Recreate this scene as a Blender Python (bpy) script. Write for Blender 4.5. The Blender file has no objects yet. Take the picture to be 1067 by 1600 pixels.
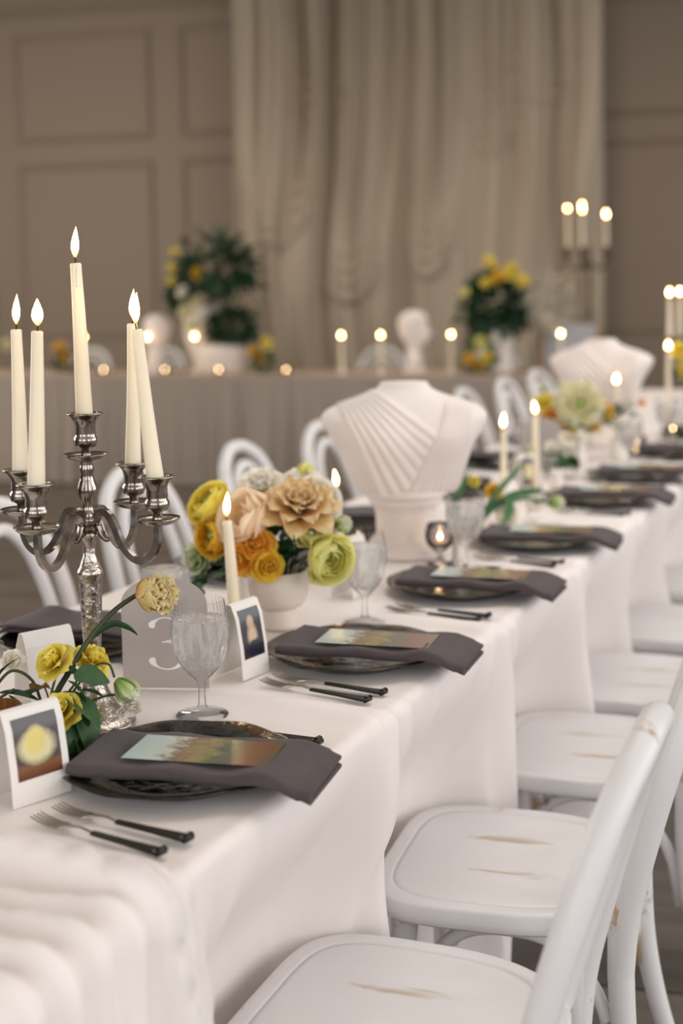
import bpy, math, random
import numpy as np
from mathutils import Matrix, Vector, Euler
random.seed(7); RNG = np.random.default_rng(7)
SC = bpy.context.scene; COL = SC.collection
PI = math.pi; RAD = math.radians

# ------------------------------------------------------------------ camera, world, lights, exposure
cam_d = bpy.data.cameras.new('camera'); cam = bpy.data.objects.new('camera', cam_d); COL.objects.link(cam); SC.camera = cam
cam_d.sensor_fit = 'AUTO'; cam_d.sensor_width = 36.0; cam_d.lens = 2200 / 1600 * 36
cam_d.shift_y = -180 / 1600; cam_d.clip_end = 60
PITCH = math.atan(180 / 2200)
rot = Matrix.Rotation(RAD(23.5), 3, 'Z') @ Matrix.Rotation(PI / 2 - PITCH, 3, 'X') @ Matrix.Rotation(-.018, 3, 'Z')
cam.matrix_world = Matrix.Translation((0, 0, 1.40)) @ rot.to_4x4()
cam_d.dof.use_dof = True; cam_d.dof.focus_distance = 2.02; cam_d.dof.aperture_fstop = 2.3

world = bpy.data.worlds.new('world'); SC.world = world; world.use_nodes = True
wb = world.node_tree.nodes['Background']; wb.inputs[0].default_value = (.95, .96, 1, 1); wb.inputs[1].default_value = .30

def area(name, loc, rot_, sx, sy, power, color):
    l = bpy.data.lights.new(name, 'AREA'); l.shape = 'RECTANGLE'; l.size = sx; l.size_y = sy; l.energy = power; l.color = color
    o = bpy.data.objects.new(name, l); o.location = loc; o.rotation_euler = rot_; COL.objects.link(o); return o
# daylight through the tall windows of the right-hand wall and of the wall behind the camera
for y, p in ((-1.6, 60), (0.8, 44), (3.2, 44), (5.6, 60), (8.0, 50)):  # the two farthest are added to brighten the head table end
    area('window_and_fill_light', (4.6, y, 2.3), (0, RAD(78), 0), 2.8, 1.6, p, (1, .985, .975))
for x in (-3.4, -1.0, 1.4):
    area('window_and_fill_light', (x, -4.2, 2.3), (RAD(78), 0, 0), 1.6, 2.8, 46, (.98, .99, 1))
for y in (2.0, 5.5):  # unseen fill added on the left to brighten the back wall
    area('window_and_fill_light', (-11.5, y, 2.4), (0, RAD(-96), 0), 2.6, 1.8, 170, (1, .95, .88))
# unseen overhead fill, added: soft over the long table, warm towards the head table
for y in (3.4, 6.4):
    area('overhead_fill_light', (-.8, y, 3.9), (0, 0, 0), 2.0, 2.0, 30, (1, .96, .93))
for x, y in ((-6.5, 8.0), (-2.8, 9.0)):
    area('overhead_fill_light', (x, y, 3.85), (0, 0, 0), .6, .6, 26, (1, .84, .68))

SC.view_settings.view_transform = 'Standard'; SC.view_settings.look = 'None'
SC.view_settings.exposure = 0.36; SC.view_settings.gamma = 1.0; SC.view_settings.use_curve_mapping = False
SC.cycles.use_denoising = True
SC.cycles.max_bounces = 10; SC.cycles.transparent_max_bounces = 12; SC.cycles.transmission_bounces = 10
SC.cycles.sample_clamp_indirect = 6.0; SC.cycles.caustics_refractive = False; SC.cycles.caustics_reflective = False

# ------------------------------------------------------------------ helpers
def s2l(c): return tuple(((v / 255) / 12.92 if v / 255 <= .04045 else ((v / 255 + .055) / 1.055) ** 2.4) for v in c)
def col4(c): return tuple(c) + (1,)
MATS = {}
def mat(name, rgb, rough=.6, metal=0., trans=0., ior=1.45, sss=0., sheen=0., coat=0., emit=None, bump=None, vary=None, alpha=1., sub=None, transl=None):
    """rgb is 8-bit sRGB; bump=(scale, strength, distance[, stretch]); vary=(scale, rgb2, amount)"""
    m = bpy.data.materials.new(name); m.use_nodes = True; nt = m.node_tree; N = nt.nodes; L = nt.links
    p = N['Principled BSDF']; p.inputs['Base Color'].default_value = col4(s2l(rgb)); p.inputs['Roughness'].default_value = rough
    p.inputs['Metallic'].default_value = metal; p.inputs['Transmission Weight'].default_value = trans; p.inputs['IOR'].default_value = ior
    p.inputs['Coat Weight'].default_value = coat; p.inputs['Alpha'].default_value = alpha
    if sheen: p.inputs['Sheen Weight'].default_value = sheen
    if sss: p.inputs['Subsurface Weight'].default_value = sss; p.inputs['Subsurface Radius'].default_value = sub or (.01, .006, .003); p.inputs['Subsurface Scale'].default_value = 1.
    if emit: p.inputs['Emission Color'].default_value = col4(emit[0]); p.inputs['Emission Strength'].default_value = emit[1]
    tc = N.new('ShaderNodeTexCoord')
    def noise(scale, detail=4, stretch=None, coord='Object'):
        n = N.new('ShaderNodeTexNoise'); n.inputs['Scale'].default_value = scale; n.inputs['Detail'].default_value = detail
        src = tc.outputs[coord]
        if stretch:
            mp = N.new('ShaderNodeMapping'); mp.inputs['Scale'].default_value = stretch; L.new(src, mp.inputs['Vector']); src = mp.outputs[0]
        L.new(src, n.inputs['Vector']); return n
    if bump:
        n = noise(bump[0], 5, bump[3] if len(bump) > 3 else None); b = N.new('ShaderNodeBump')
        b.inputs['Strength'].default_value = bump[1]; b.inputs['Distance'].default_value = bump[2]
        L.new(n.outputs['Fac'], b.inputs['Height']); L.new(b.outputs[0], p.inputs['Normal'])
    if vary:
        n = noise(vary[0], 4, vary[3] if len(vary) > 3 else None); r = N.new('ShaderNodeValToRGB')
        r.color_ramp.elements[0].position = .5 - vary[2]; r.color_ramp.elements[1].position = .5 + vary[2]
        r.color_ramp.elements[0].color = col4(s2l(rgb)); r.color_ramp.elements[1].color = col4(s2l(vary[1]))
        L.new(n.outputs['Fac'], r.inputs[0]); L.new(r.outputs[0], p.inputs['Base Color'])
    if transl:
        t = N.new('ShaderNodeBsdfTranslucent'); t.inputs[0].default_value = col4(s2l(rgb)); mx = N.new('ShaderNodeMixShader'); mx.inputs[0].default_value = transl
        L.new(p.outputs[0], mx.inputs[1]); L.new(t.outputs[0], mx.inputs[2]); L.new(mx.outputs[0], N['Material Output'].inputs['Surface'])
        for l in list(L):
            if l.to_socket == p.inputs['Base Color']: L.new(l.from_socket, t.inputs[0])
    MATS[name] = m; return m

def petal_mat(name, stops, transl=.35, streak=.25, rough=.55):
    """stops: (v, rgb) from the base of the petal to its tip, read from its UVs"""
    m = bpy.data.materials.new(name); m.use_nodes = True; nt = m.node_tree; N = nt.nodes; L = nt.links; p = N['Principled BSDF']
    uv = N.new('ShaderNodeTexCoord'); sp = N.new('ShaderNodeSeparateXYZ'); L.new(uv.outputs['UV'], sp.inputs[0])
    n = N.new('ShaderNodeTexNoise'); n.inputs['Scale'].default_value = 6; mp = N.new('ShaderNodeMapping'); mp.inputs['Scale'].default_value = (4, .5, 1)
    L.new(uv.outputs['UV'], mp.inputs[0]); L.new(mp.outputs[0], n.inputs['Vector'])
    ma = N.new('ShaderNodeMath'); ma.operation = 'MULTIPLY_ADD'; ma.inputs[1].default_value = streak; L.new(n.outputs['Fac'], ma.inputs[0])
    sb = N.new('ShaderNodeMath'); sb.operation = 'SUBTRACT'; sb.inputs[1].default_value = streak * .5; L.new(sp.outputs['Y'], sb.inputs[0]); L.new(sb.outputs[0], ma.inputs[2])
    r = N.new('ShaderNodeValToRGB'); cr = r.color_ramp
    cr.elements[0].position, cr.elements[0].color = stops[0][0], col4(s2l(stops[0][1]))
    cr.elements[1].position, cr.elements[1].color = stops[-1][0], col4(s2l(stops[-1][1]))
    for v, c in stops[1:-1]: e = cr.elements.new(v); e.color = col4(s2l(c))
    L.new(ma.outputs[0], r.inputs[0]); L.new(r.outputs[0], p.inputs['Base Color']); p.inputs['Roughness'].default_value = rough
    p.inputs['Specular IOR Level'].default_value = .25
    t = N.new('ShaderNodeBsdfTranslucent'); L.new(r.outputs[0], t.inputs[0]); mx = N.new('ShaderNodeMixShader'); mx.inputs[0].default_value = transl
    L.new(p.outputs[0], mx.inputs[1]); L.new(t.outputs[0], mx.inputs[2]); L.new(mx.outputs[0], N['Material Output'].inputs['Surface']); return m

def make_mesh(name, V, F, m=None, smooth=True, uv=None):
    me = bpy.data.meshes.new(name); me.from_pydata([tuple(map(float, v)) for v in V], [], [tuple(map(int, f)) for f in F]); me.update()
    if smooth: me.polygons.foreach_set('use_smooth', [True] * len(me.polygons))
    if m: me.materials.append(m)
    if uv is not None:
        l = me.uv_layers.new(name='UVMap'); vi = np.empty(len(me.loops), dtype=np.int32); me.loops.foreach_get('vertex_index', vi)
        l.data.foreach_set('uv', np.asarray(uv, dtype=np.float32)[vi].ravel())
    return me
def link(name, me, parent=None, loc=(0, 0, 0), rotz=None, rote=None, scale=None):
    o = bpy.data.objects.new(name, me); COL.objects.link(o); o.location = loc
    if rotz is not None: o.rotation_euler = (0, 0, rotz)
    if rote is not None: o.rotation_euler = rote
    if scale is not None: o.scale = scale if hasattr(scale, '__len__') else (scale,) * 3
    if parent: o.parent = parent
    return o
def obj(name, VF, m, parent=None, smooth=True, sharp=None, **k):
    me = make_mesh(name, VF[0], VF[1], m, smooth, VF[2] if len(VF) > 2 else None)
    if sharp: me.set_sharp_from_angle(angle=RAD(sharp))
    return link(name, me, parent, **k)
def tag(o, label, cat, group=None, kind=None):
    o['label'] = label; o['category'] = cat
    if group: o['group'] = group
    if kind: o['kind'] = kind
    return o
def struct(o, label=None): o['kind'] = 'structure'; (label and o.__setitem__('label', label)); return o
def thing(name, label, cat, loc=(0, 0, 0), rotz=0., group=None):
    o = bpy.data.objects.new(name, None); COL.objects.link(o); o.empty_display_size = .02; o.location = loc; o.rotation_euler = (0, 0, rotz)
    return tag(o, label, cat, group)
KIDS = {}
def kids(o):
    return [c for c in o.children]
def dup(o, loc=None, rotz=None, label=None, scale=None, parent=None, group=None):
    c = o.copy(); COL.objects.link(c)
    if parent: c.parent = parent
    if loc is not None: c.location = loc
    if rotz is not None: c.rotation_euler = (0, 0, rotz)
    if scale is not None: c.scale = (scale,) * 3
    if label: c['label'] = label
    if group: c['group'] = group
    for ch in kids(o): dup(ch, parent=c)
    return c
def merge(*vfs):
    V, F, n = [], [], 0
    for vf in vfs:
        V.extend(map(tuple, vf[0])); F.extend(tuple(i + n for i in f) for f in vf[1]); n += len(vf[0])
    return V, F
def lathe(prof, n=40, rib=None):
    """prof: (r, z) list; closed at r=0 ends; rib=(count, depth, z0, z1)"""
    V, F = [], []; a = np.arange(n) / n * 2 * PI; rows = []
    for r, z in prof:
        if r < 1e-6: rows.append([len(V)]); V.append((0, 0, z)); continue
        rr = np.full(n, r)
        if rib and rib[2] <= z <= rib[3]: rr = r * (1 + rib[1] * np.cos(a * rib[0]))
        rows.append(list(range(len(V), len(V) + n))); V += [(rr[i] * math.cos(a[i]), rr[i] * math.sin(a[i]), z) for i in range(n)]
    for A, B in zip(rows, rows[1:]):
        if len(A) == 1 and len(B) == 1: continue
        for i in range(n):
            j = (i + 1) % n
            if len(A) == 1: F.append((A[0], B[j], B[i]))
            elif len(B) == 1: F.append((A[i], A[j], B[0]))
            else: F.append((A[i], A[j], B[j], B[i]))
    return V, F
def smooth_path(P, k=6, closed=False):
    P = np.array(P, float); out = []; n = len(P)
    for i in range(n - 1):
        p0, p1, p2, p3 = P[max(i - 1, 0)], P[i], P[i + 1], P[min(i + 2, n - 1)]
        for t in np.arange(k) / k:
            out.append(.5 * ((2 * p1) + (-p0 + p2) * t + (2 * p0 - 5 * p1 + 4 * p2 - p3) * t * t + (-p0 + 3 * p1 - 3 * p2 + p3) * t ** 3))
    out.append(P[-1]); return np.array(out)
def tube(P, R, n=10, cap=True, square=False, flat=1.):
    P = np.array(P, float); m = len(P); R = np.full(m, R) if np.isscalar(R) else np.interp(np.linspace(0, 1, m), np.linspace(0, 1, len(R)), R)
    T = np.gradient(P, axis=0); T /= np.linalg.norm(T, axis=1)[:, None] + 1e-12
    up = np.array([0, 0, 1.]) if abs(T[0][2]) < .9 else np.array([1., 0, 0]); V, F = [], []; u = np.cross(T[0], up); u /= np.linalg.norm(u)
    for i in range(m):
        u = u - T[i] * np.dot(u, T[i]); u /= np.linalg.norm(u) + 1e-12; w = np.cross(T[i], u)
        for k in range(n):
            a = 2 * PI * (k + (.5 if square else 0)) / n; V.append(tuple(P[i] + R[i] * (math.cos(a) * u + flat * math.sin(a) * w)))
    for i in range(m - 1):
        for k in range(n):
            j = (k + 1) % n; F.append((i * n + k, i * n + j, (i + 1) * n + j, (i + 1) * n + k))
    if cap: F.append(tuple(range(n))[::-1]); F.append(tuple((m - 1) * n + k for k in range(n)))
    return V, F
def box(x0, x1, y0, y1, z0, z1):
    V = [(x, y, z) for z in (z0, z1) for y in (y0, y1) for x in (x0, x1)]
    return V, [(0, 2, 3, 1), (4, 5, 7, 6), (0, 1, 5, 4), (2, 6, 7, 3), (0, 4, 6, 2), (1, 3, 7, 5)]
def grid(fn, us, vs, closed=False):
    V = [fn(u, v) for v in vs for u in us]; n = len(us); F = []
    for j in range(len(vs) - 1):
        for i in range(n - 1): F.append((j * n + i, j * n + i + 1, (j + 1) * n + i + 1, (j + 1) * n + i))
    return V, F
def grid_arrays(X, Y, Z):
    nr, nc = X.shape; V = np.stack([X, Y, Z], -1).reshape(-1, 3); idx = np.arange(nr * nc).reshape(nr, nc)
    F = np.stack([idx[:-1, :-1], idx[:-1, 1:], idx[1:, 1:], idx[1:, :-1]], -1).reshape(-1, 4); return V, F
def prism(outline, z0, z1, inset=0.):
    n = len(outline); V = [(x, y, z0) for x, y in outline] + [(x, y, z1) for x, y in outline]
    return V, [tuple(range(n))[::-1], tuple(range(n, 2 * n))] + [(i, (i + 1) % n, n + (i + 1) % n, n + i) for i in range(n)]
def smoothstep(a, b, x): t = np.clip((x - a) / (b - a), 0, 1); return t * t * (3 - 2 * t)
_perm = RNG.random(4096)
def vnoise1(x, seed=0):
    x = np.asarray(x, float); i = np.floor(x).astype(int); f = x - i; f = f * f * (3 - 2 * f)
    a = _perm[(i * 57 + seed * 131) % 4096]; b = _perm[((i + 1) * 57 + seed * 131) % 4096]; return a + (b - a) * f - .5
def vnoise2(x, y, seed=0):
    x, y = np.broadcast_arrays(np.asarray(x, float), np.asarray(y, float))
    i = np.floor(x).astype(int); j = np.floor(y).astype(int); f = x - i; g = y - j; f = f * f * (3 - 2 * f); g = g * g * (3 - 2 * g)
    h = lambda a, b: _perm[(a * 157 + b * 1013 + seed * 331) % 4096]
    return (h(i, j) * (1 - f) + h(i + 1, j) * f) * (1 - g) + (h(i, j + 1) * (1 - f) + h(i + 1, j + 1) * f) * g - .5
TAB = .76

# ------------------------------------------------------------------ materials
M_cloth = mat('ivory_cloth', (240, 232, 230), .62, sheen=.1, bump=(900, .06, .001))
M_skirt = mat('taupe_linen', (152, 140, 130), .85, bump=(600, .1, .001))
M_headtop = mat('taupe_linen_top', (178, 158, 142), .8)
M_drape = mat('cream_drape', (184, 170, 152), .8, transl=.15)
M_wall = mat('taupe_paint', (150, 134, 118), .7)
M_ceil = mat('ceiling_paint', (206, 196, 178), .8)
M_plaster = mat('white_plaster', (232, 221, 215), .75, bump=(60, .12, .002))
M_silver = mat('aged_silver', (176, 168, 160), .20, 1., bump=(90, .15, .001), vary=(45, (120, 110, 102), .2))
M_hammer = mat('hammered_silver', (176, 168, 160), .17, 1., bump=(120, .7, .003))
M_wax = mat('ivory_wax', (240, 228, 204), .42, sss=.45, sub=(.016, .009, .004))
M_wick = mat('burnt_wick', (25, 18, 14), .9)
M_black = mat('black_handle', (16, 16, 18), .28)
M_steel = mat('brushed_steel', (190, 186, 180), .22, 1.)
M_card = mat('white_card', (240, 235, 230), .7, transl=.1)
M_white = mat('white_ceramic', (232, 224, 216), .35)
M_compote = mat('cream_stoneware', (230, 217, 206), .5, bump=(80, .08, .001))
M_napkin = mat('charcoal_velvet', (66, 57, 60), .9, sheen=.08, bump=(160, .25, .001), vary=(18, (82, 72, 74), .25))
M_leaf = mat('green_leaf', (44, 82, 48), .45, transl=.25, vary=(30, (70, 110, 62), .3))
M_leafd = mat('dark_green_leaf', (28, 56, 36), .5, transl=.2, vary=(30, (44, 80, 46), .3))
M_tulipleaf = mat('tulip_leaf', (52, 108, 66), .45, transl=.25, vary=(12, (92, 140, 84), .3, (1, .2, 1)))
M_stem = mat('green_stem', (62, 76, 38), .5, vary=(20, (50, 52, 26), .3))
M_lightgreen = mat('pale_green', (176, 198, 120), .55, transl=.3)
def thin_glass(name, tint, edge, refl=.28):
    """blown glass seen as a thin wall: clear when faced, darker and mirror-like towards its rim"""
    m = bpy.data.materials.new(name); m.use_nodes = True; nt = m.node_tree; N = nt.nodes; L = nt.links; N.remove(N['Principled BSDF'])
    lw = N.new('ShaderNodeLayerWeight'); lw.inputs[0].default_value = refl; l2 = N.new('ShaderNodeLayerWeight'); l2.inputs[0].default_value = .5
    cr = N.new('ShaderNodeMix'); cr.data_type = 'RGBA'; L.new(l2.outputs['Facing'], cr.inputs[0]); cr.inputs[6].default_value = (*tint, 1); cr.inputs[7].default_value = (*edge, 1)
    t = N.new('ShaderNodeBsdfTransparent'); L.new(cr.outputs[2], t.inputs[0]); g = N.new('ShaderNodeBsdfGlossy'); g.inputs['Roughness'].default_value = .03
    hf = N.new('ShaderNodeMath'); hf.operation = 'MULTIPLY'; hf.inputs[1].default_value = .95; L.new(lw.outputs['Fresnel'], hf.inputs[0]); mx = N.new('ShaderNodeMixShader'); L.new(hf.outputs[0], mx.inputs[0]); L.new(t.outputs[0], mx.inputs[1]); L.new(g.outputs[0], mx.inputs[2]); L.new(mx.outputs[0], N['Material Output'].inputs['Surface']); return m
M_glass = thin_glass('clear_glass', (.99, .99, .99), (.88, .89, .90), .16)
M_smoke = thin_glass('smoked_glass', (.86, .83, .83), (.52, .50, .50))
def water_mat():
    """iced water behind a misted glass: refraction, streaked by droplets, mixed with the pale scatter of the mist"""
    m = mat('water_with_condensation', (246, 243, 241), .06, 0, 1., 1.33, bump=(150, .28, .002, (1, 1, .2))); nt = m.node_tree; N = nt.nodes; L = nt.links; p = N['Principled BSDF']
    tr = N.new('ShaderNodeBsdfTransparent'); tr.inputs[0].default_value = (.97, .965, .96, 1); d = N.new('ShaderNodeBsdfTranslucent'); d.inputs[0].default_value = (.95, .93, .92, 1); df = N.new('ShaderNodeBsdfDiffuse'); df.inputs[0].default_value = (.95, .93, .92, 1)
    tc = N.new('ShaderNodeTexCoord'); mp = N.new('ShaderNodeMapping'); mp.inputs['Scale'].default_value = (1, 1, .22); n = N.new('ShaderNodeTexNoise'); n.inputs['Scale'].default_value = 120; n.inputs['Detail'].default_value = 3
    L.new(tc.outputs['Object'], mp.inputs[0]); L.new(mp.outputs[0], n.inputs['Vector']); r = N.new('ShaderNodeMapRange'); r.inputs[1].default_value = .40; r.inputs[2].default_value = .62; r.inputs[3].default_value = .12; r.inputs[4].default_value = .5; L.new(n.outputs['Fac'], r.inputs[0])
    a = N.new('ShaderNodeMixShader'); a.inputs[0].default_value = .55; L.new(p.outputs[0], a.inputs[1]); L.new(tr.outputs[0], a.inputs[2])
    b = N.new('ShaderNodeMixShader'); b.inputs[0].default_value = .5; L.new(d.outputs[0], b.inputs[1]); L.new(df.outputs[0], b.inputs[2])
    c = N.new('ShaderNodeMixShader'); L.new(r.outputs[0], c.inputs[0]); L.new(a.outputs[0], c.inputs[1]); L.new(b.outputs[0], c.inputs[2]); L.new(c.outputs[0], N['Material Output'].inputs['Surface']); return m
M_water = water_mat()
M_frost = mat('frosted_acrylic', (214, 206, 202), .5, 0, .35, 1.3, transl=.25)
M_number = mat('white_lettering', (250, 247, 243), .6)
M_amber = mat('amber_glass', (190, 120, 50), .1, 0, .7, 1.45)
M_dryleaf = mat('dry_brown_leaf', (150, 112, 40), .6, transl=.3)
M_iron = mat('dark_bronze', (92, 74, 66), .4, .7)
M_wood = mat('honey_wood', (150, 108, 62), .5)
M_board = mat('pale_blue_board', (176, 176, 182), .7)
M_tablewood = mat('table_wood', (120, 96, 70), .6)

def flame_mat():
    m = bpy.data.materials.new('candle_flame'); m.use_nodes = True; nt = m.node_tree; N = nt.nodes; L = nt.links; N.remove(N['Principled BSDF'])
    tc = N.new('ShaderNodeTexCoord'); sp = N.new('ShaderNodeSeparateXYZ'); L.new(tc.outputs['Generated'], sp.inputs[0])
    r = N.new('ShaderNodeValToRGB'); cr = r.color_ramp; cr.elements[0].position = 0; cr.elements[0].color = (.9, .30, .06, 1); cr.elements[1].position = 1; cr.elements[1].color = (1, .42, .10, 1)
    for p, c in ((.22, (1, .55, .18, 1)), (.45, (1, .72, .38, 1)), (.75, (1, .66, .30, 1))): e = cr.elements.new(p); e.color = c
    s = N.new('ShaderNodeValToRGB'); cs = s.color_ramp; cs.elements[0].position = 0; cs.elements[0].color = (.03, .03, .03, 1); cs.elements[1].position = 1; cs.elements[1].color = (.25, .25, .25, 1)
    for p, v in ((.14, .10), (.3, .7), (.5, 1), (.8, .8)): e = cs.elements.new(p); e.color = (v, v, v, 1)
    L.new(sp.outputs['Z'], r.inputs[0]); L.new(sp.outputs['Z'], s.inputs[0])
    lw = N.new('ShaderNodeLayerWeight'); lw.inputs[0].default_value = .35
    mr = N.new('ShaderNodeMapRange'); mr.inputs[1].default_value = 0; mr.inputs[2].default_value = 1; mr.inputs[3].default_value = 45; mr.inputs[4].default_value = 2; L.new(lw.outputs['Facing'], mr.inputs[0])
    mu = N.new('ShaderNodeMath'); mu.operation = 'MULTIPLY'; L.new(mr.outputs[0], mu.inputs[0]); L.new(s.outputs[0], mu.inputs[1])
    e = N.new('ShaderNodeEmission'); L.new(r.outputs[0], e.inputs[0]); L.new(mu.outputs[0], e.inputs[1]); L.new(e.outputs[0], N['Material Output'].inputs['Surface']); return m
M_flame = flame_mat()

def paint_mat():
    m = bpy.data.materials.new('distressed_white_paint'); m.use_nodes = True; nt = m.node_tree; N = nt.nodes; L = nt.links; p = N['Principled BSDF']
    tc = N.new('ShaderNodeTexCoord'); oi = N.new('ShaderNodeObjectInfo')
    off = N.new('ShaderNodeVectorMath'); off.operation = 'ADD'; sc_ = N.new('ShaderNodeMath'); sc_.operation = 'MULTIPLY'; sc_.inputs[1].default_value = 37.
    L.new(oi.outputs['Random'], sc_.inputs[0]); L.new(tc.outputs['Object'], off.inputs[0]); L.new(sc_.outputs[0], off.inputs[1])
    n1 = N.new('ShaderNodeTexNoise'); n1.inputs['Scale'].default_value = 9; n1.inputs['Detail'].default_value = 6; n1.inputs['Roughness'].default_value = .65; L.new(off.outputs[0], n1.inputs['Vector'])
    g = N.new('ShaderNodeNewGeometry'); rp = N.new('ShaderNodeMapRange'); rp.inputs[1].default_value = .50; rp.inputs[2].default_value = .60; L.new(g.outputs['Pointiness'], rp.inputs[0])
    a = N.new('ShaderNodeMath'); a.operation = 'MULTIPLY_ADD'; a.inputs[1].default_value = .22; L.new(rp.outputs[0], a.inputs[0]); L.new(n1.outputs['Fac'], a.inputs[2])
    ramp = N.new('ShaderNodeMapRange'); ramp.inputs[1].default_value = .715; ramp.inputs[2].default_value = .78; L.new(a.outputs[0], ramp.inputs[0])
    # long worn streaks, kept in the mesh as the attribute 'wear'
    at = N.new('ShaderNodeAttribute'); at.attribute_name = 'wear'
    n2 = N.new('ShaderNodeTexNoise'); n2.inputs['Scale'].default_value = 60; n2.inputs['Detail'].default_value = 5; mp = N.new('ShaderNodeMapping'); mp.inputs['Scale'].default_value = (.12, 1, 1); L.new(off.outputs[0], mp.inputs[0]); L.new(mp.outputs[0], n2.inputs['Vector'])
    w = N.new('ShaderNodeMath'); w.operation = 'MULTIPLY_ADD'; w.inputs[1].default_value = .55; L.new(at.outputs['Fac'], w.inputs[0]); L.new(n2.outputs['Fac'], w.inputs[2])
    w2 = N.new('ShaderNodeMapRange'); w2.inputs[1].default_value = .72; w2.inputs[2].default_value = 1.05; w2.inputs[4].default_value = .8; L.new(w.outputs[0], w2.inputs[0])
    mx0 = N.new('ShaderNodeMath'); mx0.operation = 'MAXIMUM'; L.new(ramp.outputs[0], mx0.inputs[0]); L.new(w2.outputs[0], mx0.inputs[1])
    mx = N.new('ShaderNodeMix'); mx.data_type = 'RGBA'; L.new(mx0.outputs[0], mx.inputs[0])
    mx.inputs[6].default_value = col4(s2l((222, 220, 221))); mx.inputs[7].default_value = col4(s2l((178, 152, 118)))
    L.new(mx.outputs[2], p.inputs['Base Color']); p.inputs['Roughness'].default_value = .42
    b = N.new('ShaderNodeBump'); b.inputs['Strength'].default_value = .15; b.inputs['Distance'].default_value = .002; L.new(n2.outputs['Fac'], b.inputs['Height']); L.new(b.outputs[0], p.inputs['Normal']); return m
M_paint = paint_mat()
M_greypaint = mat('grey_white_paint', (214, 210, 208), .4)

def plate_mat():
    m = mat('dark_glass_charger', (20, 15, 12), .07, coat=.6, bump=(30, .6, .006)); nt = m.node_tree; N = nt.nodes; L = nt.links; p = N['Principled BSDF']
    tc = N.new('ShaderNodeTexCoord'); n = N.new('ShaderNodeTexNoise'); n.inputs['Scale'].default_value = 22; n.inputs['Detail'].default_value = 6; L.new(tc.outputs['Object'], n.inputs['Vector'])
    r = N.new('ShaderNodeValToRGB'); cr = r.color_ramp; cr.elements[0].position = .40; cr.elements[0].color = col4(s2l((14, 12, 11))); cr.elements[1].position = .72; cr.elements[1].color = col4(s2l((92, 62, 40)))
    e = cr.elements.new(.56); e.color = col4(s2l((40, 42, 34))); L.new(n.outputs['Fac'], r.inputs[0]); L.new(r.outputs[0], p.inputs['Base Color']); return m
M_plate = plate_mat(); M_plate.node_tree.nodes['Principled BSDF'].inputs['Specular IOR Level'].default_value = .35; M_plate.node_tree.nodes['Principled BSDF'].inputs['Coat Weight'].default_value = .15

def print_mat(name, stops, base_noise=(3, 1), axis='X', spots=None):
    """a flat soft-edged printed picture: colour bands along the sheet, broken up by noise"""
    m = bpy.data.materials.new(name); m.use_nodes = True; nt = m.node_tree; N = nt.nodes; L = nt.links; p = N['Principled BSDF']; p.inputs['Roughness'].default_value = .25
    tc = N.new('ShaderNodeTexCoord'); sp = N.new('ShaderNodeSeparateXYZ'); L.new(tc.outputs['UV'], sp.inputs[0])
    n = N.new('ShaderNodeTexNoise'); n.inputs['Scale'].default_value = base_noise[0]; n.inputs['Detail'].default_value = 8; n.inputs['Roughness'].default_value = .7; L.new(tc.outputs['UV'], n.inputs['Vector'])
    ma = N.new('ShaderNodeMath'); ma.operation = 'MULTIPLY_ADD'; ma.inputs[1].default_value = base_noise[1]; L.new(n.outputs['Fac'], ma.inputs[0])
    sb = N.new('ShaderNodeMath'); sb.operation = 'SUBTRACT'; sb.inputs[1].default_value = base_noise[1] * .5; L.new(sp.outputs[axis], sb.inputs[0]); L.new(sb.outputs[0], ma.inputs[2])
    r = N.new('ShaderNodeValToRGB'); cr = r.color_ramp; cr.elements[0].position, cr.elements[0].color = stops[0][0], col4(s2l(stops[0][1])); cr.elements[1].position, cr.elements[1].color = stops[-1][0], col4(s2l(stops[-1][1]))
    for v, c in stops[1:-1]: e = cr.elements.new(v); e.color = col4(s2l(c))
    L.new(ma.outputs[0], r.inputs[0]); out = r.outputs[0]
    for (cx, cy, rx, ry, c, soft) in (spots or []):
        def lin(sock, c0, rr):
            a = N.new('ShaderNodeMath'); a.operation = 'SUBTRACT'; a.inputs[1].default_value = c0; L.new(sock, a.inputs[0])
            b = N.new('ShaderNodeMath'); b.operation = 'DIVIDE'; b.inputs[1].default_value = rr; L.new(a.outputs[0], b.inputs[0])
            c_ = N.new('ShaderNodeMath'); c_.operation = 'MULTIPLY'; L.new(b.outputs[0], c_.inputs[0]); L.new(b.outputs[0], c_.inputs[1]); return c_.outputs[0]
        ad = N.new('ShaderNodeMath'); L.new(lin(sp.outputs['X'], cx, rx), ad.inputs[0]); L.new(lin(sp.outputs['Y'], cy, ry), ad.inputs[1])
        a2 = N.new('ShaderNodeMath'); a2.operation = 'MULTIPLY_ADD'; a2.inputs[1].default_value = .9; L.new(n.outputs['Fac'], a2.inputs[0]); L.new(ad.outputs[0], a2.inputs[2])
        mr = N.new('ShaderNodeMapRange'); mr.inputs[1].default_value = 1.45 + soft; mr.inputs[2].default_value = 1.45 - soft; L.new(a2.outputs[0], mr.inputs[0])
        mx = N.new('ShaderNodeMix'); mx.data_type = 'RGBA'; L.new(mr.outputs[0], mx.inputs[0]); L.new(out, mx.inputs[6]); mx.inputs[7].default_value = col4(s2l(c)); out = mx.outputs[2]
    L.new(out, p.inputs['Base Color']); return m
M_menu = print_mat('printed_garden_colours', [(0, (176, 196, 200)), (.22, (196, 204, 196)), (.36, (120, 92, 72)), (.5, (150, 136, 84)), (.66, (70, 88, 66)), (.85, (120, 72, 58)), (1, (96, 84, 56))], (9, .75))
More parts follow.
